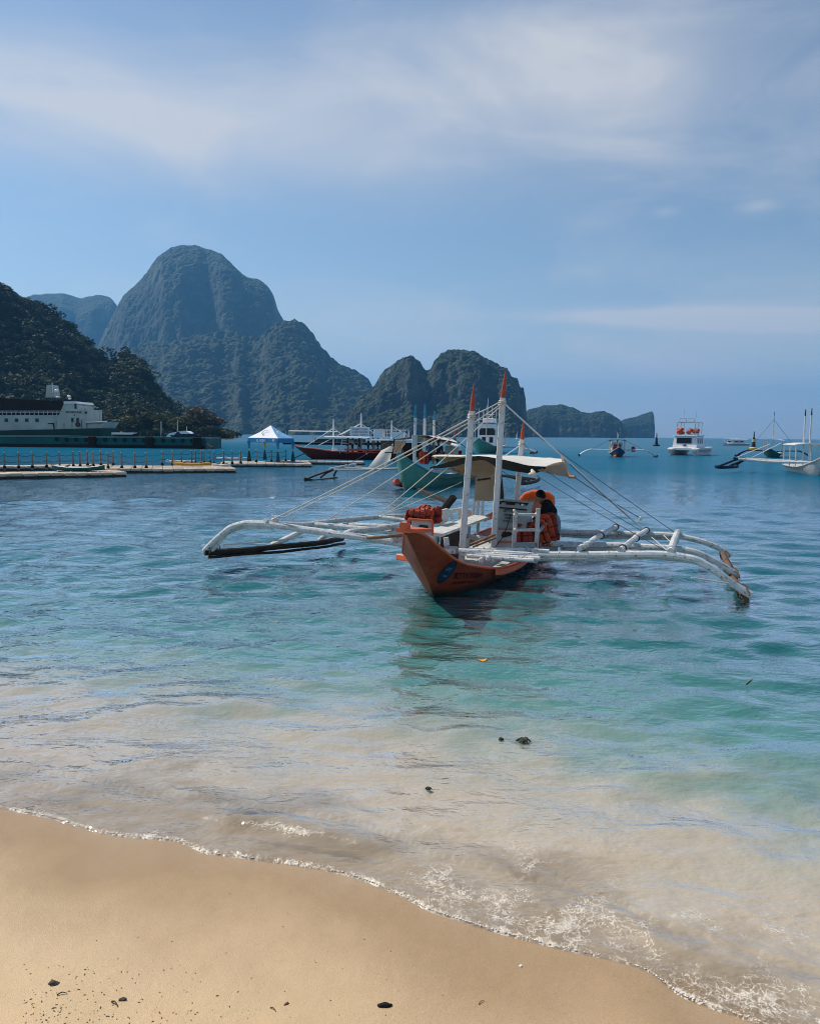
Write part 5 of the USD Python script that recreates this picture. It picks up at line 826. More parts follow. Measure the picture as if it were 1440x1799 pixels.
# small generic outrigger boat for the far ones
def bangka(label, o, thd, Lh, Bm, hullmat, span, mast_h, roofmat, roof_y, roof_z, cabin, arms=(0.35, 0.6), masts=((0.3, 1.0), (0.5, 1.0)), fcol="bluef", acol="bamboo", rise=1.3, group=None, fb=0.5, hw=None, tipm=None, stays=True):
    fr = Frame(o, thd); t = thing("outrigger_boat", label, "boat", fr, group=group); k_, h_ = stations(Lh, Bm, fb, 0.9, rise); hu = Hull(k_, h_, n=40, nv=7)
    obj("hull", hu.shell(), M[hullmat], t, smooth=50); obj("gunwale", hu.rail(0.04), M["offwhite"], t); obj("gunwale", hu.rail(0.04, -1), M["offwhite"], t); obj("deck", hu.deck(0.12, 6), M["offwhite"], t)
    hw = hw or Bm * 0.55; y0, y1 = roof_y
    roof(t, y0 * Lh, y1 * Lh, hw, roof_z, roofmat)
    for yy in (y0, (y0 + y1) / 2, y1):
        for s_ in (-1, 1): obj("roof_post", beam((s_ * hw * 0.9, yy * Lh + (0.1 if yy == y0 else -0.1), fb), (s_ * hw * 0.9, yy * Lh + (0.1 if yy == y0 else -0.1), roof_z), 0.07, 0.07), M["white"], t)
    if cabin: c0, c1, cw, cz, cm = cabin; cb = obj("cabin", box((0, (c0 + c1) / 2 * Lh, fb + cz / 2), (cw, (c1 - c0) * Lh, cz), ch=0.05), M[cm], t); obj("cabin_window", box((0, c0 * Lh - 0.01, fb + cz * 0.65), (cw * 0.7, 0.03, cz * 0.3)), M["glass"], cb); [obj("cabin_window", box((s_ * cw / 2, (c0 + c1) / 2 * Lh + d_, fb + cz * 0.65), (0.03, (c1 - c0) * Lh * 0.3, cz * 0.3)), M["glass"], cb) for s_ in (-1, 1) for d_ in (-(c1 - c0) * Lh * 0.2, (c1 - c0) * Lh * 0.2)]
    for my, mf in masts: spar(t, 0, my * Lh, fb - 0.2, mast_h * mf, 0.12, "white", 0.5, tipm or "navy")
    if span:
        for s_ in (-1, 1):
            floats(t, fr, s_, span / 2, arms[0] * Lh - 1.0, arms[1] * Lh + 1.0, [arms[0] * Lh, (arms[0] + arms[1]) / 2 * Lh, arms[1] * Lh], fb + 0.25, 0.04, Bm / 2, acol, fcol, span / 2 * 0.68, 0.055, 7)
            if stays: obj("stay_rope", sag((0, masts[-1][0] * Lh, mast_h * 0.9), (s_ * span / 2 * 0.68, arms[0] * Lh, fb + 0.4), 0, 4, 0.018, 4), M["navy"], t)
    return t, fr
far1, f1_ = bangka("dark outrigger boat with a flat dark roof, moored left of the white catamaran", W(1086, 803), 12, 8.5, 1.9, "navy", 9.6, 2.9, "brownroof", (0.22, 0.62), 2.05, (0.4, 0.75, 1.3, 1.3, "offwhite"), arms=(0.3, 0.55), masts=((0.25, 1.0), (0.45, 1.1)))
obj("hull_patch", blob([((-0.35, -0.3, 0.1), 0.22, (-0.45, 0.3, 0.1), 0.2)], 8, 0.2, 1), M["vest"], far1)
o_, m_ = B.M, B.o; B.M, B.o = f1_.M, f1_.o
vest("bundle of red life vests at the front left of the dark far boat", 1081, 789, 1.0, 0.6, 0.8, 0.4, 0.2, "vestred"); vest("red life vest hung at the right side of the dark far boat's roof", 1112, 789, 3.0, 0.5, 0.7, 0.1, 0.2, "vestred")
B.M, B.o = o_, m_
bangka("outrigger boat cut by the right side, with a white roof and dark teal bow", W(1352, 804), 30, 10, 2.1, "greendark", 9.0, 5.6, "cleanwhite", (0.2, 0.8), 2.3, None, arms=(0.3, 0.55), masts=((0.3, 1.0),), acol="bluef")
nb, nf = bangka("outrigger boat at the right side of which chiefly the blue-tipped left outrigger shows", W(1436, 836), 16, 10, 1.9, "offwhite", 0, 4.2, "tarp", (0.25, 0.7), 2.1, None, masts=((0.3, 1.0), (0.5, 1.0)))
for k, y in enumerate((1.5, 3.0, 4.6)):
    px0 = (1296, 1309, 1310)[k]
    obj("outrigger_arm", bamboo([nf.L(1436, 812, y=y), nf.L(1370, 812 - 1.5 * k, y=y), nf.L(px0, 806 + 1.5 * (k == 1), y=y)], 0.09, n=7, seed=k), M["bamboo"], nb)
    obj("outrigger_arm", bamboo([nf.L(px0, 806 + 1.5 * (k == 1), y=y), nf.L((1262, 1281, 1292)[k], (819, 818, 817)[k], y=y)], 0.08, n=7, seed=k + 5), M["bluef"], nb)
obj("outrigger_float", bamboo([nf.L(1257, 820, y=1.0), nf.L(1268, 821, y=1.5), nf.L(1295, 819, y=5.0)], 0.12, n=7), M["bluef"], nb); obj("outrigger_brace", bamboo([nf.L(1290, 805.5, y=1.2), nf.L(1312, 807.5, y=4.8)], 0.11, n=7), M["bluef"], nb)
for a, b in (((1292, 804), (1352, 780)), ((1320, 804), (1372, 778))): obj("stay_rope", sag(nf.L(*a, y=2.0), nf.L(*b, y=3.0), 0, 4, 0.025, 4), M["cleanwhite"], nb)
bangka("low white passenger boat with arched windows, alone near the horizon at the right", W(1270, 782.5), 62, 13, 2.8, "cleanwhite", 0, 3.0, "cleanwhite", (0.15, 0.85), 2.2, (0.25, 0.75, 2.2, 1.3, "cleanwhite"), masts=((0.5, 1.0),), rise=1.1, stays=False)
bangka("long low dark boat with a white roof, far behind the blue tent", W(498, 780.5), 80, 24, 2.6, "dark", 0, 3.2, "cleanwhite", (0.05, 0.52), 3.1, (0.3, 0.8, 1.8, 0.9, "brown_cloth"), masts=((0.02, 1.0), (0.6, 1.0)), rise=1.2, stays=False)
# teal work boat with white wheelhouse, beyond the teal boat
wk, wf = bangka("teal and white work boat with many thin masts, seen behind the orange boat's masts", W(843, 796.5), 20, 11, 3.6, "green", 0, 6.8, "cleanwhite", (0.32, 0.72), 4.3, (0.35, 0.7, 2.8, 3.3, "cleanwhite"), masts=((0.3, 0.95), (0.36, 1.1), (0.6, 0.95)), rise=2.2, fb=0.95, tipm="cleanwhite", stays=False)
for s_ in (-1, 1):
    for yy in (3.8, 6.5): spar(wk, s_ * 1.3, yy, 4.2, 6.4, 0.09, "cleanwhite")
    obj("bridge_rail", cat_([beam((s_ * 1.6, 3.6, 4.9), (s_ * 1.6, 7.6, 4.9), 0.06, 0.06)]), M["cleanwhite"], wk)
obj("radar_bar", box((0, 5.2, 5.6), (1.2, 0.15, 0.14)), M["cleanwhite"], wk); obj("upper_wheelhouse", box((0, 5.0, 4.7), (1.5, 1.6, 0.7), ch=0.06), M["cleanwhite"], wk)
for k, (xx, zz_) in enumerate(((-0.9, 3.0), (0.0, 3.0), (0.9, 3.0), (-0.5, 1.9), (0.6, 1.9))): obj("cabin_window", box((xx, 3.83, zz_), (0.55, 0.05, 0.8)), M["glass"], wk)
obj("outrigger_arm", bamboo([wf.L(862, 785, y=5), wf.L(905, 786, y=5), wf.L(922, 788, y=5), wf.L(940, 794.5, y=5)], 0.1, n=6), M["bamboo"], wk); obj("outrigger_arm", bamboo([wf.L(862, 787, y=7), wf.L(915, 786, y=7), wf.L(930, 789, y=7), wf.L(942, 793.5, y=7)], 0.1, n=6), M["bamboo"], wk)
obj("outrigger_float", bamboo([wf.L(932, 796, y=4), wf.L(943, 793.8, y=8)], 0.16, n=7), M["dark"], wk); obj("dinghy_davit", cat_([beam(wf.L(826, 791, y=2), wf.L(829, 783, y=2), 0.12, 0.12), beam(wf.L(832, 791, y=2.5), wf.L(834, 783, y=2.5), 0.12, 0.12), beam(wf.L(826, 791, y=2), wf.L(838, 793, y=3), 0.1, 0.1)]), M["cleanwhite"], wk)

# white catamaran ----------------------------------------------------------------
C = Frame(W(1198, 800), 36, 0.0); C.M = C.M * 0.74; ct = thing("catamaran", "white twin-hulled motor catamaran with orange bundles on its roof, right of centre", "boat", C); w = 3.0
for s_ in (-1, 1):
    k_ = [(0, -0.1, 0.55), (0, 0.1, 0.0), (0, 1.2, -0.3), (0, 9, -0.3), (0, 11, 0.0)]; h_ = [(0.55, -0.3, 1.25), (0.62, 0.3, 1.35), (0.7, 1.5, 1.45), (0.7, 6, 1.5), (0.68, 9, 1.55), (0.6, 11, 1.6)]
    hu = Hull(k_, h_, n=30, nv=7); sh_ = hu.shell(); sh_.apply_translation((s_ * (w - 0.75), 0, 0)); cap_ = sheet(np.array([[(s_ * (w - 0.75) + a_ * q[0], q[1], q[2]) for a_ in (-1, 1)] for q in hu.S])); front = sheet(np.array([[(s_ * (w - 0.75) + a_ * q[0], q[1], q[2]) for a_ in (-1, 1)] for q in hu.R[0]]))
    hp = obj("hull", cat_([sh_, cap_, front]), M["cleanwhite"], ct, smooth=50); obj("step_recess", box((s_ * (w - 0.75), -0.22, 0.72), (0.75, 0.3, 0.75), ch=0.05), M["grey"], hp)
    obj("hull_stripe", sheet(np.array([[(s_ * (w - 0.75) + s_ * (0.705 if i > 3 else 0.66), y_, z_) for z_ in (0.75, 1.15)] for i, y_ in enumerate(np.linspace(1.2, 9, 8))])), M["grey"], hp)
obj("bridge_deck", box((0, 5.6, 1.25), (4.6, 10.6, 0.5), ch=0.08), M["cleanwhite"], ct)
cabv = [(-2.3, 1.1, 1.5), (2.3, 1.1, 1.5), (-2.05, 1.5, 3.75), (2.05, 1.5, 3.75), (-2.3, 6.8, 1.5), (2.3, 6.8, 1.5), (-2.05, 6.4, 3.75), (2.05, 6.4, 3.75)]
cc = obj("cabin", trimesh.Trimesh(cabv).convex_hull, M["cleanwhite"], ct)
obj("front_window", panel([(-1.6, 1.17, 2.3), (1.3, 1.17, 2.3), (1.2, 1.36, 3.35), (-1.5, 1.36, 3.35)], 0.03, (0, 1, 0)), M["glass"], cc)
for k, (a_, b_) in enumerate(((1.9, 2.9), (3.3, 4.3), (4.7, 5.7))): obj("side_window", panel([(2.215, a_, 2.3), (2.215, b_, 2.3), (2.1, b_, 3.3), (2.1, a_, 3.3)], 0.03, (-1, 0, 0)), M["glass"], cc)
obj("roof_overhang", box((0, 3.9, 3.82), (4.6, 5.8, 0.14), ch=0.05), M["cleanwhite"], ct); obj("bow_badge", blob([((-0.3, 1.12, 1.95), 0.08, (0.3, 1.12, 2.0), 0.08), ((0.1, 1.12, 1.85), 0.1, (0.2, 1.12, 2.0), 0.1)], 8, 0.1, 0), M["text"], ct)
for a_ in (-1.7, 1.7):
    for y_ in (1.9, 4.1, 6.3): obj("frame_post", beam((a_, y_, 3.85), (a_, y_, 6.35), 0.09, 0.09), M["steel"], ct)
for a_ in (-1.7, 1.7): obj("frame_rail", beam((a_, 1.8, 6.35), (a_, 6.4, 6.35), 0.09, 0.09), M["steel"], ct)
for y_ in (1.9, 4.1, 6.3): obj("frame_rail", beam((-1.75, y_, 6.4), (1.75, y_, 6.4), 0.08, 0.08), M["steel"], ct)
obj("top_rack", cat_([beam((-1.4, 2.2, 7.1), (1.4, 2.2, 7.1), 0.06, 0.06), beam((-1.4, 2.2, 6.4), (-1.4, 2.2, 7.1), 0.06, 0.06), beam((1.4, 2.2, 6.4), (1.4, 2.2, 7.1), 0.06, 0.06), beam((-0.2, 2.2, 6.4), (-0.2, 2.2, 7.1), 0.06, 0.06)]), M["steel"], ct)
for a_ in (-1.9, 1.9): obj("aft_rail", cat_([beam((a_, 6.9, 2.6), (a_, 10.5, 2.6), 0.05, 0.05)] + [beam((a_, y_, 1.5), (a_, y_, 2.6), 0.05, 0.05) for y_ in (7, 8.2, 9.4, 10.5)] + [beam((a_, 6.9, 2.6), (a_, 6.9, 1.5), 0.05, 0.05)]), M["steel"], ct)
obj("aerial", beam((0.6, 5.8, 6.4), (0.6, 5.8, 8.6), 0.03, 0.03), M["steel"], ct); obj("aerial", beam((-0.9, 3, 7.1), (-0.9, 3, 8.8), 0.03, 0.03), M["steel"], ct)
for lab, x_, y_, s_ in (("orange bundle of life vests at the front left of the catamaran's roof", -1.3, 2.2, 1.0), ("orange bundle of vests right of the first on the catamaran's roof", 0.7, 2.2, 0.9), ("smaller orange bundle at the right edge of the catamaran's roof", 1.5, 3.0, 0.95)):
    t_ = thing("vest_bundle", lab, "vest bundle", C, group="vest bundles on the catamaran roof"); g_ = np.random.default_rng(int(abs(x_) * 10)); bl = [((x_ + g_.normal(0, 0.25), y_ + g_.normal(0, 0.3), 4.3 + g_.uniform(0, 0.75)), 0.36 * s_, (x_ + g_.normal(0, 0.2), y_ + g_.normal(0, 0.2), 4.3 + g_.uniform(0, 0.6)), 0.33 * s_) for _ in range(6)]
    obj("bundle", blob(bl, 8, 0.2, 1), M["vest"], t_); obj("strap", tube(np.array([(x_ + 0.62 * math.cos(a_), y_, 4.55 + 0.62 * math.sin(a_)) for a_ in np.linspace(0, 6.28, 16)]), 0.04, 5), M["vestdark"], t_)

# buoys -------------------------------------------------------------------------
def buoy(label, o, h, fm, tm, bands):
    t = thing("buoy", label, "buoy", loc=o); obj("float", trimesh.creation.revolve(np.array([(0, -0.3), (0.9, -0.2), (1.0, 0.25), (0.75, 0.5), (0, 0.55)]), sections=20), M[fm], t)
    obj("tower", tube([(0, 0, 0.5), (0, 0, h * 0.3), (0, 0, h * 0.62), (0, 0, h * 0.64), (0, 0, h * 0.8)], [0.5, 0.36, 0.30, 0.18, 0.12], 12), M[tm], t)
    if bands: obj("band", tube([(0, 0, h * 0.40), (0, 0, h * 0.56)], [0.37, 0.34], 12), M[bands], t)
    obj("top_mark", cat_([tube([(0, 0, h * 0.78), (0, 0, h * 0.88)], [0.22, 0.02], 10), tube([(0, 0, h * 0.88), (0, 0, h)], [0.2, 0.02], 10)]), M[tm], t); return t
o = W(1152.5, 783.5); buoy("dark navigation buoy standing alone left of the catamaran, near the horizon", o, 3.9, "bluef", "bluef", None)
o = W(1323, 789); buoy("yellow and black navigation buoy left of the cut-off boat", o, 4.2, "buoyy", "dark", "buoyy")
o = W(907.5, 771.5); buoy("tiny pale buoy on the horizon left of the orange boat's rear mast", o, 6.0, "cleanwhite", "cleanwhite", None)
o = W(799, 775); buoy("small reddish buoy behind the teal boat's canopy", o, 7.0, "redtrim", "redtrim", None)

# floating dock --------------------------------------------------------------------
def dock(label, p0, p1, depth, bs=0.62, z=0.27, mat=("dock", "dock2")):
    """Modular float: rows of moulded blocks from pixel corner p0 to p1 along its front edge."""
    a, b = W(*p0, z=z), W(*p1, z=z); d = (b - a); Ln = np.linalg.norm(d[:2]); ux = d / Ln; uy = np.array([-ux[1], ux[0], 0]); uy = uy if uy[1] > 0 else -uy
    t = thing("floating_dock", label, "dock", loc=(0, 0, 0)); nx, ny = max(1, int(Ln / bs)), max(1, int(depth / bs)); g_ = np.random.default_rng(int(p0[0]) + 500); Rm = np.stack([ux, uy, [0, 0, 1.0]], 1); sx_ = Ln / nx
    for i in range(nx):
        for j in range(ny):
            c_ = a + ux * (i + 0.5) * sx_ + uy * (j + 0.5) * bs; dz = g_.normal(0, 0.009) + 0.014 * math.sin(i * 0.5 + j)
            obj("float_block", box((c_[0], c_[1], z - 0.08 + dz), (sx_ * 0.97, bs * 0.97, 0.16), Rm, ch=0.03), M[mat[(i * 7 + j * 3 + int(g_.random() * 2)) % 2]], t)
    mid = a + ux * Ln / 2 + uy * ny * bs / 2; obj("weedy_underside", box((mid[0], mid[1], z - 0.31), (Ln - 0.05, ny * bs - 0.04, 0.34), Rm, ch=0.05), M["dockdark"], t)
    for i in range(0, nx, 2): c_ = a + ux * (i + 0.9) * sx_ - uy * 0.04; obj("coupling_lug", tube([c_ + (0, 0, -0.3), c_ + (0, 0, -0.12)], 0.09, 7), M["dockdark"], t)
    return a, ux, uy, Ln
dock("nearest float of the dock at the left edge, under the white kayak", (-60, 834), (223, 829), 2.5)
dock("long main float of the dock carrying the row of posts", (150, 824), (415, 823), 5.0)
dock("back strip of the dock behind the kayaks, left edge", (-60, 820.5), (200, 817.5), 3.0, z=0.28)
dock("float of the dock beneath the blue tent", (385, 814), (548, 814.5), 5.5)
dock("beige end float of the dock in front of the red boat", (486, 810), (640, 811), 2.2)
posts = [(105, 821), (129, 820), (141, 820), (154, 818), (164, 819), (177.5, 818), (190, 823), (199, 818), (214, 823), (237, 823), (257, 822), (285, 817), (303, 817), (319, 816), (337, 815), (343.5, 814.5), (354, 815), (358.5, 814), (369, 813), (376, 816), (393, 815), (408, 815), (423, 814), (450, 811.5), (477, 811), (502, 810), (82, 821.5), (57, 822), (33, 822.5), (8, 823), (-16, 823.5)]
P0 = thing("dock_post", "slim weathered wooden post standing in the roped row along the dock", "post", loc=W(*posts[0], z=0.27), group="roped posts along the floating dock")
obj("shaft", tube([(0, 0, -0.1), (0, 0, 0.66), (0, 0, 0.94)], [0.062, 0.052, 0.048], 8), M["post"], P0); obj("foot", tube([(0, 0, 0.0), (0, 0, 0.16)], [0.12, 0.07], 8), M["fender"], P0); obj("cap", tube([(0, 0, 0.94), (0, 0, 0.98)], [0.06, 0.04], 8), M["offwhite"], P0)
for k, q in enumerate(posts[1:]): place_copy(P0, "dock_post", W(*q, z=0.27), rotz=37 * k, label="slim weathered wooden post standing in the roped row along the dock", cat="post", group="roped posts along the floating dock")
rows = [[30, 29, 28, 27, 26, 0, 1, 2, 3, 4, 5, 7], [6, 8, 9, 10, 11, 12, 13, 14, 15, 18], [17, 19, 20, 21, 22, 23, 24, 25]]
for k, rw in enumerate(rows):
    t = thing("dock_rope", ("drooping rope strung between the leftmost posts, above the white kayak", "drooping rope strung between the posts of the long main float", "drooping rope strung between the posts left of and under the tent")[k], "rope", loc=(0, 0, 0), group="ropes strung between the dock posts")
    for a, b in zip(rw, rw[1:]):
        for z_ in (1.18, 0.82): obj("rope_span", sag(W(*posts[a], z=0.27) + (0, 0, z_ - 0.38), W(*posts[b], z=0.27) + (0, 0, z_ - 0.38), 0.11, 9, 0.016, 4), M["navy"], t)
def kayak(label, px, py, Ln, ang, hm, tm, w_=0.75, z=0.29, h=0.36):
    o = W(px, py, z=z); fr = Frame(o, ang); t = thing("kayak", label, "kayak", fr); n_ = 25; u = np.linspace(-1, 1, n_); wy = w_ / 2 * (1 - np.abs(u) ** 2.4) ** 0.8 + 0.015; zt_ = h * (0.62 + 0.38 * np.abs(u) ** 2.5); kz = h * 0.30 * np.abs(u) ** 3
    ring = lambda a_, zf: np.stack([wy * a_, u * Ln / 2, kz + (zt_ - kz) * zf], 1)
    low = sheet(np.array([ring(-1, 1.0), ring(-0.95, 0.5), ring(-0.6, 0.08), ring(0, 0), ring(0.6, 0.08), ring(0.95, 0.5), ring(1, 1.0)])); obj("hull", low, M[hm], t, smooth=60)
    top = sheet(np.array([ring(-1.02, 1.0), ring(-0.85, 1.10), ring(-0.55, 0.80), ring(0, 0.68), ring(0.55, 0.80), ring(0.85, 1.10), ring(1.02, 1.0)])); obj("top_deck", top, M[tm], t, smooth=60)
    for yy in (-0.22, 0.2): obj("seat", blob([((-0.15, yy * Ln, h * 0.75), 0.08, (0.15, yy * Ln, h * 0.75), 0.08), ((-0.12, yy * Ln + 0.12, h * 0.95), 0.06, (0.12, yy * Ln + 0.12, h * 0.95), 0.06)], 8, 0.1, 1), M["wood"], t)
    obj("handle", tube(curve([(0, -Ln / 2 * 0.97, h), (0, -Ln / 2 * 0.97 - 0.12, h + 0.05), (0, -Ln / 2 * 0.9, h + 0.02)], 6), 0.02, 5), M["black"], t); return t
kayak("white-topped kayak with a dark hull on the nearest float, left edge", 138, 827.5, 2.85, 84, "greendark", "tentwhite", 0.75, h=0.34)
kayak("yellow-brown kayak lying on the middle of the long float", 338, 818, 2.6, 87, "yel", "yel", 0.6, h=0.26)
kayak("small pale kayak lying right of the yellow one", 389, 819, 1.25, 82, "tentwhite", "tentwhite", 0.5, h=0.2)
kayak("white kayak lying behind the yellow one, tip showing at its left", 318, 813, 2.2, 85, "tentwhite", "tentwhite", 0.5, h=0.22)
kayak("thin white kayak beyond the posts right of the yellow one", 408, 807.5, 2.6, 86, "tentwhite", "tentwhite", 0.5, h=0.22)
# blue tent -----------------------------------------------------------------------
zc = 0.29; fL, fF, fR_, fB = W(437.5, 810, z=zc), W(488, 812, z=zc), W(514.5, 811, z=zc), W(465, 807.5, z=zc); hz_ = P(437, 769, fL[1])[2] - zc; tt_ = thing("tent", "blue and white pop-up canopy tent on the dock", "tent", loc=(0, 0, 0))
cs = [q + (0, 0, hz_) for q in (fL, fF, fR_, fB)]; ctr_ = sum(cs) / 4; apex = np.array([ctr_[0], ctr_[1], P(477, 747, ctr_[1])[2]]); cs = [ctr_ + (q - ctr_) * 1.05 for q in cs]
for k in range(4):
    a, b = cs[k], cs[(k + 1) % 4]; q = sheet(np.array([[apex, apex], [apex + (a - apex) * 0.5 - (0, 0, 0.07), apex + (b - apex) * 0.5 - (0, 0, 0.07)], [a, b]])); rp = obj("roof_panel", q, M["tentwhite" if k in (0, 2) else "tentblue"], tt_, smooth=False, label=("white roof panel with a crescent" if k == 0 else "pale blue roof panel" if k == 1 else None))
    if k < 2:
        c0 = apex + ((a + b) / 2 - apex) * 0.62; e1 = (b - a) / np.linalg.norm(b - a); e2 = apex - (a + b) / 2; e2 /= np.linalg.norm(e2); nn_ = np.cross(e1, e2); nn_ = nn_ * (1 if nn_[1] < 0 else -1)
        aa = np.linspace(0.7, 5.2, 22); obj("crescent", sheet(np.array([[c0 + nn_ * 0.06 + e1 * math.cos(t_) * r_ * 0.62 + e2 * math.sin(t_) * r_ * 0.5 for r_ in (0.62, 0.62 - 0.13 * math.sin((t_ - 0.7) / 4.5 * math.pi) - 0.02)] for t_ in aa])), M["navy" if k == 0 else "tentwhite"], rp)
    vl = sheet(np.array([[a + (0, 0, 0.0), b], [a - (0, 0, 0.36), b - (0, 0, 0.36)]])); vp = obj("valance", vl, M["blue"], tt_, smooth=False)
    if k == 0:
        e1 = (b - a) / np.linalg.norm(b - a); obj("valance_lettering", text_on("EL NIDO", a + e1 * 1.0 - (0, 0, 0.27) + np.array([e1[1], -e1[0], 0]) * 0.02, e1, (0, 0, 1.0), 0.17, 0.004, True), M["tentwhite"], vp); obj("valance_dot", trimesh.creation.icosphere(1, 0.11).apply_scale((1, 0.3, 1)).apply_translation(a + (b - a) * 0.86 - (0, 0.05, 0.17)), M["tentwhite"], vp)
for k, q in enumerate((fL, fF, fR_, fB)):
    lp = obj("tent_leg", beam(q - (0, 0, 0.0), q + (0, 0, hz_), 0.07, 0.07), M["steel"], tt_)
    d = (0.17, 0.1); cl_ = "yellow" if k == 3 else "blue"
    obj("tied_curtain", tube([q + (0, 0, hz_ - 0.25), q + (0, 0, hz_ * 0.72), q + (0, 0, hz_ * 0.55)], [d[0], d[0] * 0.62, 0.08], 8), M[cl_], tt_); obj("leg_weight", tube([q + (0, 0, 0.0), q + (0, 0, 0.5), q + (0, 0, hz_ * 0.45)], [0.19, 0.11, 0.05], 8), M["navy" if k else "dark"], lp)
# barge, ship and small boats behind it ---------------------------------------------
Yb = 118.0; bl_, br_ = P(20, 786.5, Yb), P(361, 786.5, Yb); zt_ = P(250, 767.5, Yb)[2]; bg = thing("barge", "long dark green steel pontoon lying across the water below the white ship", "barge", loc=(0, 0, 0)); xl, xr = bl_[0] - 15, br_[0]
obj("hull", box(((xl + xr) / 2, Yb + 5, zt_ / 2 - 0.4), (xr - xl, 10, zt_ + 0.8), ch=0.15), M["barge"], bg)
for px in (163, 263, 347): q = P(px, 777, Yb); obj("fender_pile", box((q[0], Yb - 0.25, zt_ / 2 - 0.2), (1.1 if px != 347 else 1.3, 0.5, zt_ + 0.55), ch=0.1), M["fender"], bg)
obj("deck_edge", box(((xl + xr) / 2, Yb - 0.06, zt_ - 0.05), (xr - xl, 0.12, 0.14)), M["greendark"], bg); obj("waterline_band", box(((xl + xr) / 2, Yb - 0.02, 0.15), (xr - xl, 0.06, 0.7)), M["fender"], bg)
for px in np.arange(100, 350, 17.0): q = P(px, 770, Yb); obj("tyre_fender", trimesh.creation.torus(0.22, 0.085, 16, 8).apply_transform(trimesh.transformations.rotation_matrix(np.pi / 2, (1, 0, 0))).apply_translation((q[0], Yb - 0.11, zt_ - 0.5)), M["black"], bg)
obj("mooring_line", sag(P(361, 776, Yb), P(374, 786, Yb - 2), 0.1, 6, 0.09, 5), M["dark"], bg)
Ys = 130.0; sp_ = thing("ship", "white and dark green ship moored behind the barge, cut by the left edge", "ship", loc=(0, 0, 0)); Q = lambda px, py, dy=0.0: P(px, py, Ys + dy)
def prof(pts, dep, dy=0.0): return panel([Q(*p, dy) for p in pts], dep, (0, 1, 0))
obj("lower_hull", cat_([prof([(-40, 757), (90, 757), (178, 752), (176, 757), (168, 770), (-40, 770)], 7, 0)]), M["shipgreen"], sp_)
su = obj("superstructure", cat_([prof([(-40, 729), (107, 729), (90, 757), (-40, 757)], 6.5, 0.3), prof([(113, 708), (134, 708), (138, 718), (138, 755), (90, 757), (104, 735)], 6.5, 0.25), prof([(137, 719), (153, 719), (153.5, 753), (137, 755)], 6.3, 0.3)]), M["shipwhite"], sp_)
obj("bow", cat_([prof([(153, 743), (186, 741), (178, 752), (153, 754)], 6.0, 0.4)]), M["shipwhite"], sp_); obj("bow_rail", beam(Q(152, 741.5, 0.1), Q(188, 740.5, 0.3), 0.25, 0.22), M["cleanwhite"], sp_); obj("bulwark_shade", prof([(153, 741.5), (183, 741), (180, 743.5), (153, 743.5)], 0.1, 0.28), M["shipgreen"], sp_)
obj("awning_roof", prof([(-40, 697), (110, 705), (113, 712), (106, 729), (-40, 729)], 6.0, 0.8), M["brownroof"], sp_); obj("wheelhouse_roof", prof([(112, 705), (133, 705), (137, 709), (112, 709)], 6.8, 0.1), M["cleanwhite"], sp_)
for q in ([(130.5, 709), (134, 709), (134.5, 718), (131, 718)], [(148.5, 723), (153, 723), (153, 726.5), (148.5, 726.5)], [(125, 734), (129, 734), (129, 741), (125, 741)], [(134, 734), (138, 734), (138, 741), (134, 741)], [(130, 728), (131.5, 728), (131.5, 730), (130, 730)]): obj("window", prof(q, 0.06, 0.19), M["glass"], su)
obj("door_frame", cat_([prof([(92, 743), (95, 743), (96.5, 756), (94.5, 756)], 0.08, 0.2), prof([(84, 743), (95, 743), (95, 744.5), (84, 744.5)], 0.08, 0.2)]), M["shipgreen"], su)
for a_, b_ in (((-40, 725), (105, 725)), ((-40, 722), (107, 722)), ((138, 715), (153, 715))): obj("deck_rail", beam(Q(*a_, 0.2), Q(*b_, 0.2), 0.06, 0.06), M["cleanwhite"], sp_)
for px in np.r_[np.arange(-36, 106, 8.0), 139, 146, 152]: obj("rail_stanchion", beam(Q(px, 729 if px < 120 else 719, 0.2), Q(px, 721.5 if px < 120 else 715, 0.2), 0.06, 0.06), M["cleanwhite"], sp_)
for px in (8, 26, 44, 62): obj("window", prof([(px, 735), (px + 6, 735), (px + 6, 741), (px, 741)], 0.06, 0.27), M["glass"], su)
for px, h_ in ((98, 14), (112, 9), (126, 12), (143, 16), (151, 10)): obj("rust_streak", prof([(px, 753 - h_), (px + 1.1, 753 - h_), (px + 0.8, 754.5), (px + 0.2, 754.5)], 0.02, 0.24), M["twig"], su)
c_ = Q(136.5, 745.5, 0.1); obj("tyre_fender", trimesh.creation.torus(0.29, 0.12, 18, 8).apply_transform(trimesh.transformations.rotation_matrix(np.pi / 2, (1, 0, 0))).apply_translation(c_), M["black"], sp_)
a_, b_ = Q(115.5, 725, 0.18), Q(143.5, 725, 0.18); t_ = meshkit.text_mesh("MV MELLILEE", 0.29, 0.02, True); v_ = np.array(t_.vertices); v_[:, 0] *= (b_[0] - a_[0]) / np.ptp(v_[:, 0]); t_.vertices = a_ + np.stack([v_[:, 0], -v_[:, 2], v_[:, 1]], 1); obj("ship_name", t_, M["text"], su)
obj("funnel", prof([(82, 676), (93, 676), (97, 698), (80, 698)], 2.0, 3.0), M["shipwhite"], sp_); obj("radar_mast", beam(Q(93, 690, 3), Q(91.5, 672, 3), 0.17, 0.17, 0.09, 0.09), M["cleanwhite"], sp_)
for x_, y_, s_ in ((98.5, 686.5, 0.30), (100, 697.5, 0.2), (120, 696, 0.24), (121.5, 700, 0.2)): obj("radar_dome", blob([(Q(x_, y_, 2), s_, Q(x_ + 3, y_ - 0.5, 2), s_ * 0.6)], 10, 0.3, 0), M["cleanwhite"], sp_)
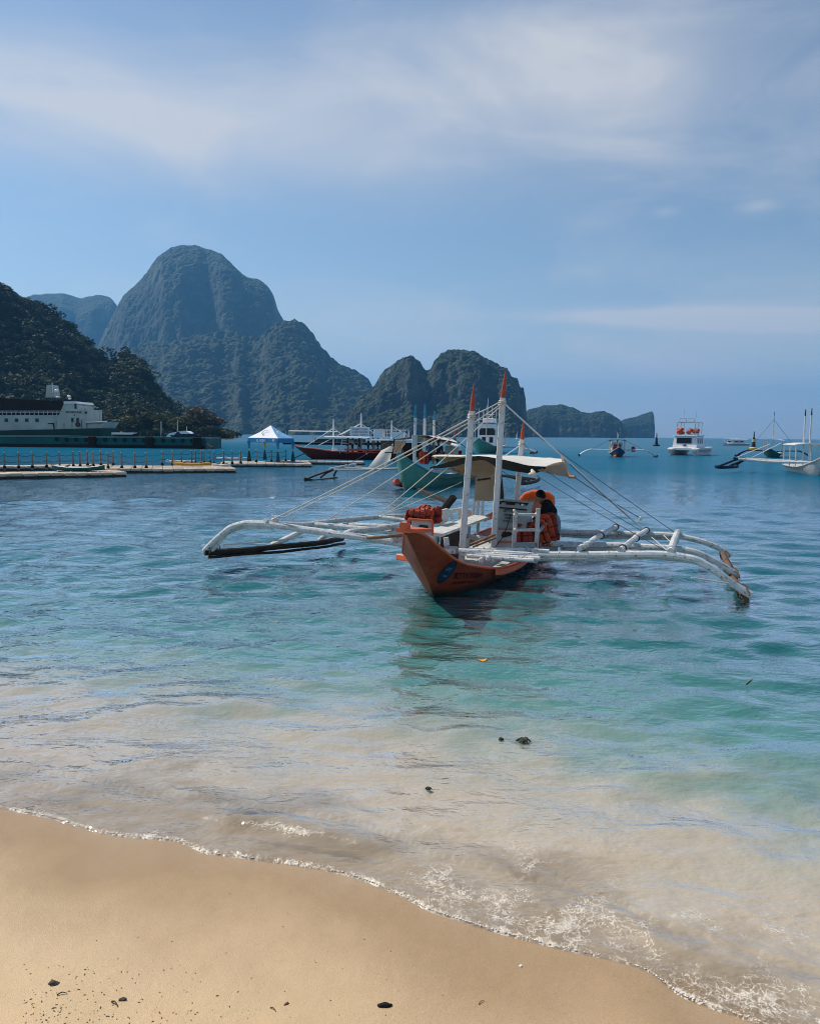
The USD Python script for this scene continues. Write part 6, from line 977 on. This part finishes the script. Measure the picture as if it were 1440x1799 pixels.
obj("searchlight_block", prof([(123, 698), (129, 697), (130, 703), (122, 704)], 1.0, 2.0), M["fender"], sp_); obj("bow_mast", beam(Q(175, 741, 2), Q(174.5, 722, 2), 0.14, 0.14), M["steel"], sp_)
Ym = 125.5
def moored(label, pts, rf, masts_, hm, cab=None):
    t = thing("moored_boat", label, "boat", loc=(0, 0, 0), group="boats behind the green barge"); Z = lambda px, py, dy=0.0: P(px, py, Ym + dy)
    x0, x1 = Z(pts[0], 768)[0], Z(pts[1], 768)[0]; zb_ = Z(pts[0], 764.5)[2]; yy = Ym + 1.2; Lh_ = x1 - x0
    S_ = [(x0 + Lh_ * u_, 1.3 * (1 - abs(2 * u_ - 1) ** 3), zb_ + 0.5 * abs(2 * u_ - 1) ** 2) for u_ in np.linspace(0, 1, 17)]
    obj("hull", cat_([sheet(np.array([[(q[0], yy + s_ * q[1], q[2]) for q in S_], [(q[0] * 0.9 + (x0 + x1) * 0.05, yy + s_ * q[1] * 0.6, 0.0) for q in S_]])) for s_ in (-1, 1)] + [sheet(np.array([[(q[0], yy - q[1], q[2] - 0.05) for q in S_], [(q[0], yy + q[1], q[2] - 0.05) for q in S_]]))]), M[hm], t)
    for r_ in rf: obj("roof", panel([Z(*q) for q in r_], 2.4, (0, 1, 0)), M["cleanwhite"], t)
    if cab: obj("cabin", panel([Z(*q, 0.1) for q in cab], 2.0, (0, 1, 0)), M["navy"], t)
    for px, top in masts_: obj("mast", beam(Z(px, 768, 1), Z(px, top, 1), 0.16, 0.16, 0.12, 0.12), M["offwhite"], t)
    for px in np.linspace(pts[0] + 3, pts[1] - 3, 4): obj("roof_post", beam(Z(px, 767, 0.8), Z(px, 762.5, 0.8), 0.1, 0.1), M["wood"], t)
moored("low boat with a long flat white roof, just right of the ship's bow", (194, 240), [[(196, 759.5), (232, 760), (232.5, 763.5), (195.5, 763)]], [(213, 757.5)], "dark")
moored("boat with two white roofs and a navy wheelhouse, behind the barge's right end", (280, 342), [[(291, 768), (297, 761), (307, 759), (309, 761), (303, 766), (295, 769)], [(313, 757.5), (327, 757), (335, 762), (318, 762.5)]], [(283, 740), (312, 739), (328, 748.5)], "navy", [(303, 768), (307, 762), (312, 758), (318, 762), (319, 768)])

# small things on the sand and in the water -----------------------------------------
def on_sand(px, py):
    p = W(px, py, 0.15)
    for _ in range(4): p = W(px, py, sand_at(p[0], p[1])[0])
    return p
def lump(seed, s, mat, name, label, cat, p, flatz=0.6, group=None, rot=0.0):
    t = trimesh.creation.icosphere(2, 1.0); v = np.array(t.vertices); v *= (1 + 1.3 * (meshkit.fbm(v * 1.7 + seed * 9, 3, seed) - 0.5))[:, None]; c_, s_ = math.cos(rot), math.sin(rot); v = v * np.array(s) ; v = np.stack([v[:, 0] * c_ - v[:, 1] * s_, v[:, 0] * s_ + v[:, 1] * c_, v[:, 2]], 1); t.vertices = v + p; obj(name, t, M[mat], smooth=True, label=label, cat=cat, group=group)
lump(1, (0.030, 0.014, 0.012), "black", "driftwood", "flat black chunk lying on the sand at the bottom centre", "debris", on_sand(676, 1768), rot=0.1)
lump(2, (0.009, 0.008, 0.007), "shell", "shell", "small pale shell on the sand below the water's edge, right of the middle", "shell", on_sand(915, 1698))
lump(3, (0.013, 0.007, 0.006), "twig", "driftwood", "dark brown bark flake left of the black chunk", "debris", on_sand(503, 1765), rot=0.7)
lump(4, (0.016, 0.010, 0.007), "pebble", "pebble", "grey-green pebble near the bottom left, biggest in the litter", "pebble", on_sand(215, 1757))
lump(5, (0.022, 0.016, 0.012), "pebble", "pebble", "dark pebble cut by the left side of the photo", "pebble", on_sand(94, 1729))
def twig(label, a, b, r):
    p, q = on_sand(*a), on_sand(*b); obj("twig", tube(curve([p + (0, 0, r), (p + q) / 2 + (0, 0.006, r * 2.5), q + (0, 0, r)], 8), np.linspace(r, r * 0.5, 8), 6), M["twig"], smooth=True, label=label, cat="twig")
twig("thin curved twig on the sand, left of the bottom centre", (475, 1772), (484, 1779), 0.0025); twig("thin dark twig on the sand at the lower right", (841, 1766), (850, 1760), 0.0022); twig("forked brown twig in the litter at the bottom left", (196, 1762), (206, 1770), 0.004); twig("short twig lying across the litter, bottom left", (100, 1750), (118, 1747), 0.003)
g_ = np.random.default_rng(17); bits = []
for _ in range(260):
    px, py = 40 + abs(g_.normal(0, 150)), 1815 - abs(g_.normal(0, 70))
    if py < 1690 or px > 420: continue
    p = on_sand(px, py); s_ = g_.uniform(0.0010, 0.0034); b_ = trimesh.creation.icosphere(0, 1.0); b_.apply_scale((s_ * g_.uniform(0.8, 2.6), s_, s_ * 0.6)); b_.apply_transform(trimesh.transformations.rotation_matrix(g_.uniform(0, 6.28), (0, 0, 1))); b_.apply_translation(p + (0, 0, s_ * 0.3)); bits.append(b_)
for _ in range(70):
    px, py = g_.uniform(90, 1100), g_.uniform(1560, 1790)
    if (px - 90) * 0.31 + 1455 > py - 15: continue
    p = on_sand(px, py); s_ = g_.uniform(0.001, 0.0028); b_ = trimesh.creation.icosphere(0, 1.0); b_.apply_scale((s_ * 1.5, s_, s_ * 0.7)); b_.apply_translation(p + (0, 0, s_ * 0.3)); bits.append(b_)
M["crumbs"] = pm("litter_crumbs", (0.12, 0.088, 0.055), 0.85, 0.5, 60)
obj("beach_litter", cat_(bits), M["crumbs"], smooth=False, label="scatter of dark crumbs and bits of debris on the sand", cat="litter", kind="stuff")
p = W(847, 1160, 0.05); t = thing("floating_leaf", "small orange leaf floating in the boat's reflection", "leaf", loc=p); a_ = np.linspace(0, 2 * np.pi, 14)[:-1]
rim_ = np.stack([0.048 * np.cos(a_), 0.036 * np.sin(a_), 0.010 * np.cos(2 * a_) + 0.008], 1); obj("blade", trimesh.Trimesh(np.vstack([[(0, 0, 0.0)], rim_, [(0, 0, -0.004)]]), [(0, i + 1, (i + 1) % 13 + 1) for i in range(13)] + [(14, (i + 1) % 13 + 1, i + 1) for i in range(13)]), M["leaf"], t); obj("stalk", tube([(0.045, 0, 0.012), (0.075, 0.01, 0.02)], 0.003, 5), M["twig"], t)
def weed(label, px, py, s_, seed):
    p = W(px, py, 0.012); g2 = np.random.default_rng(seed); t = thing("seaweed", label, "seaweed", loc=p)
    for k in range(26):
        a_ = g2.uniform(0, 6.28); l_ = s_ * g2.uniform(0.25, 0.8); c = curve([(0, 0, 0.012), (math.cos(a_) * l_ * 0.5, math.sin(a_) * l_ * 0.5, 0.03), (math.cos(a_) * l_, math.sin(a_) * l_ * 0.8, 0.014)], 7); obj("frond", tube(c, np.linspace(0.016, 0.006, 7) * s_ / 0.1, 6), M["seaweed"], t)
weed("dark clump of seaweed afloat in the shallows below the boat", 920, 1305, 0.085, 1); weed("thin strand of seaweed left of the dark clump in the shallows", 880, 1303, 0.035, 2); weed("flat dark weed scrap over the murky shallows in the middle", 752, 1391, 0.034, 3)
p, q = W(1310, 1203, 0.01), W(1326, 1193, 0.015); obj("floating_stick", tube(curve([p, (p + q) / 2 + (0, 0, 0.012), q], 6), 0.006, 6), M["twig"], smooth=True, label="thin stick floating at the right, off the beach", cat="stick")
# ------------------------------------------------------------------ haze
hz = usdkit.material(stage, "/World/Looks/haze_air", {"v": ("principled_volume", {"color": (0.16, 0.51, 1.0), "density": HAZE, "anisotropy": 0.3})}, [], volume="v.volume")
obj("haze", box((0, 0, 395), (24000, 24000, 800)), hz, smooth=False, label="pale blue sea haze that fades the far hills", cat="haze", kind="stuff")
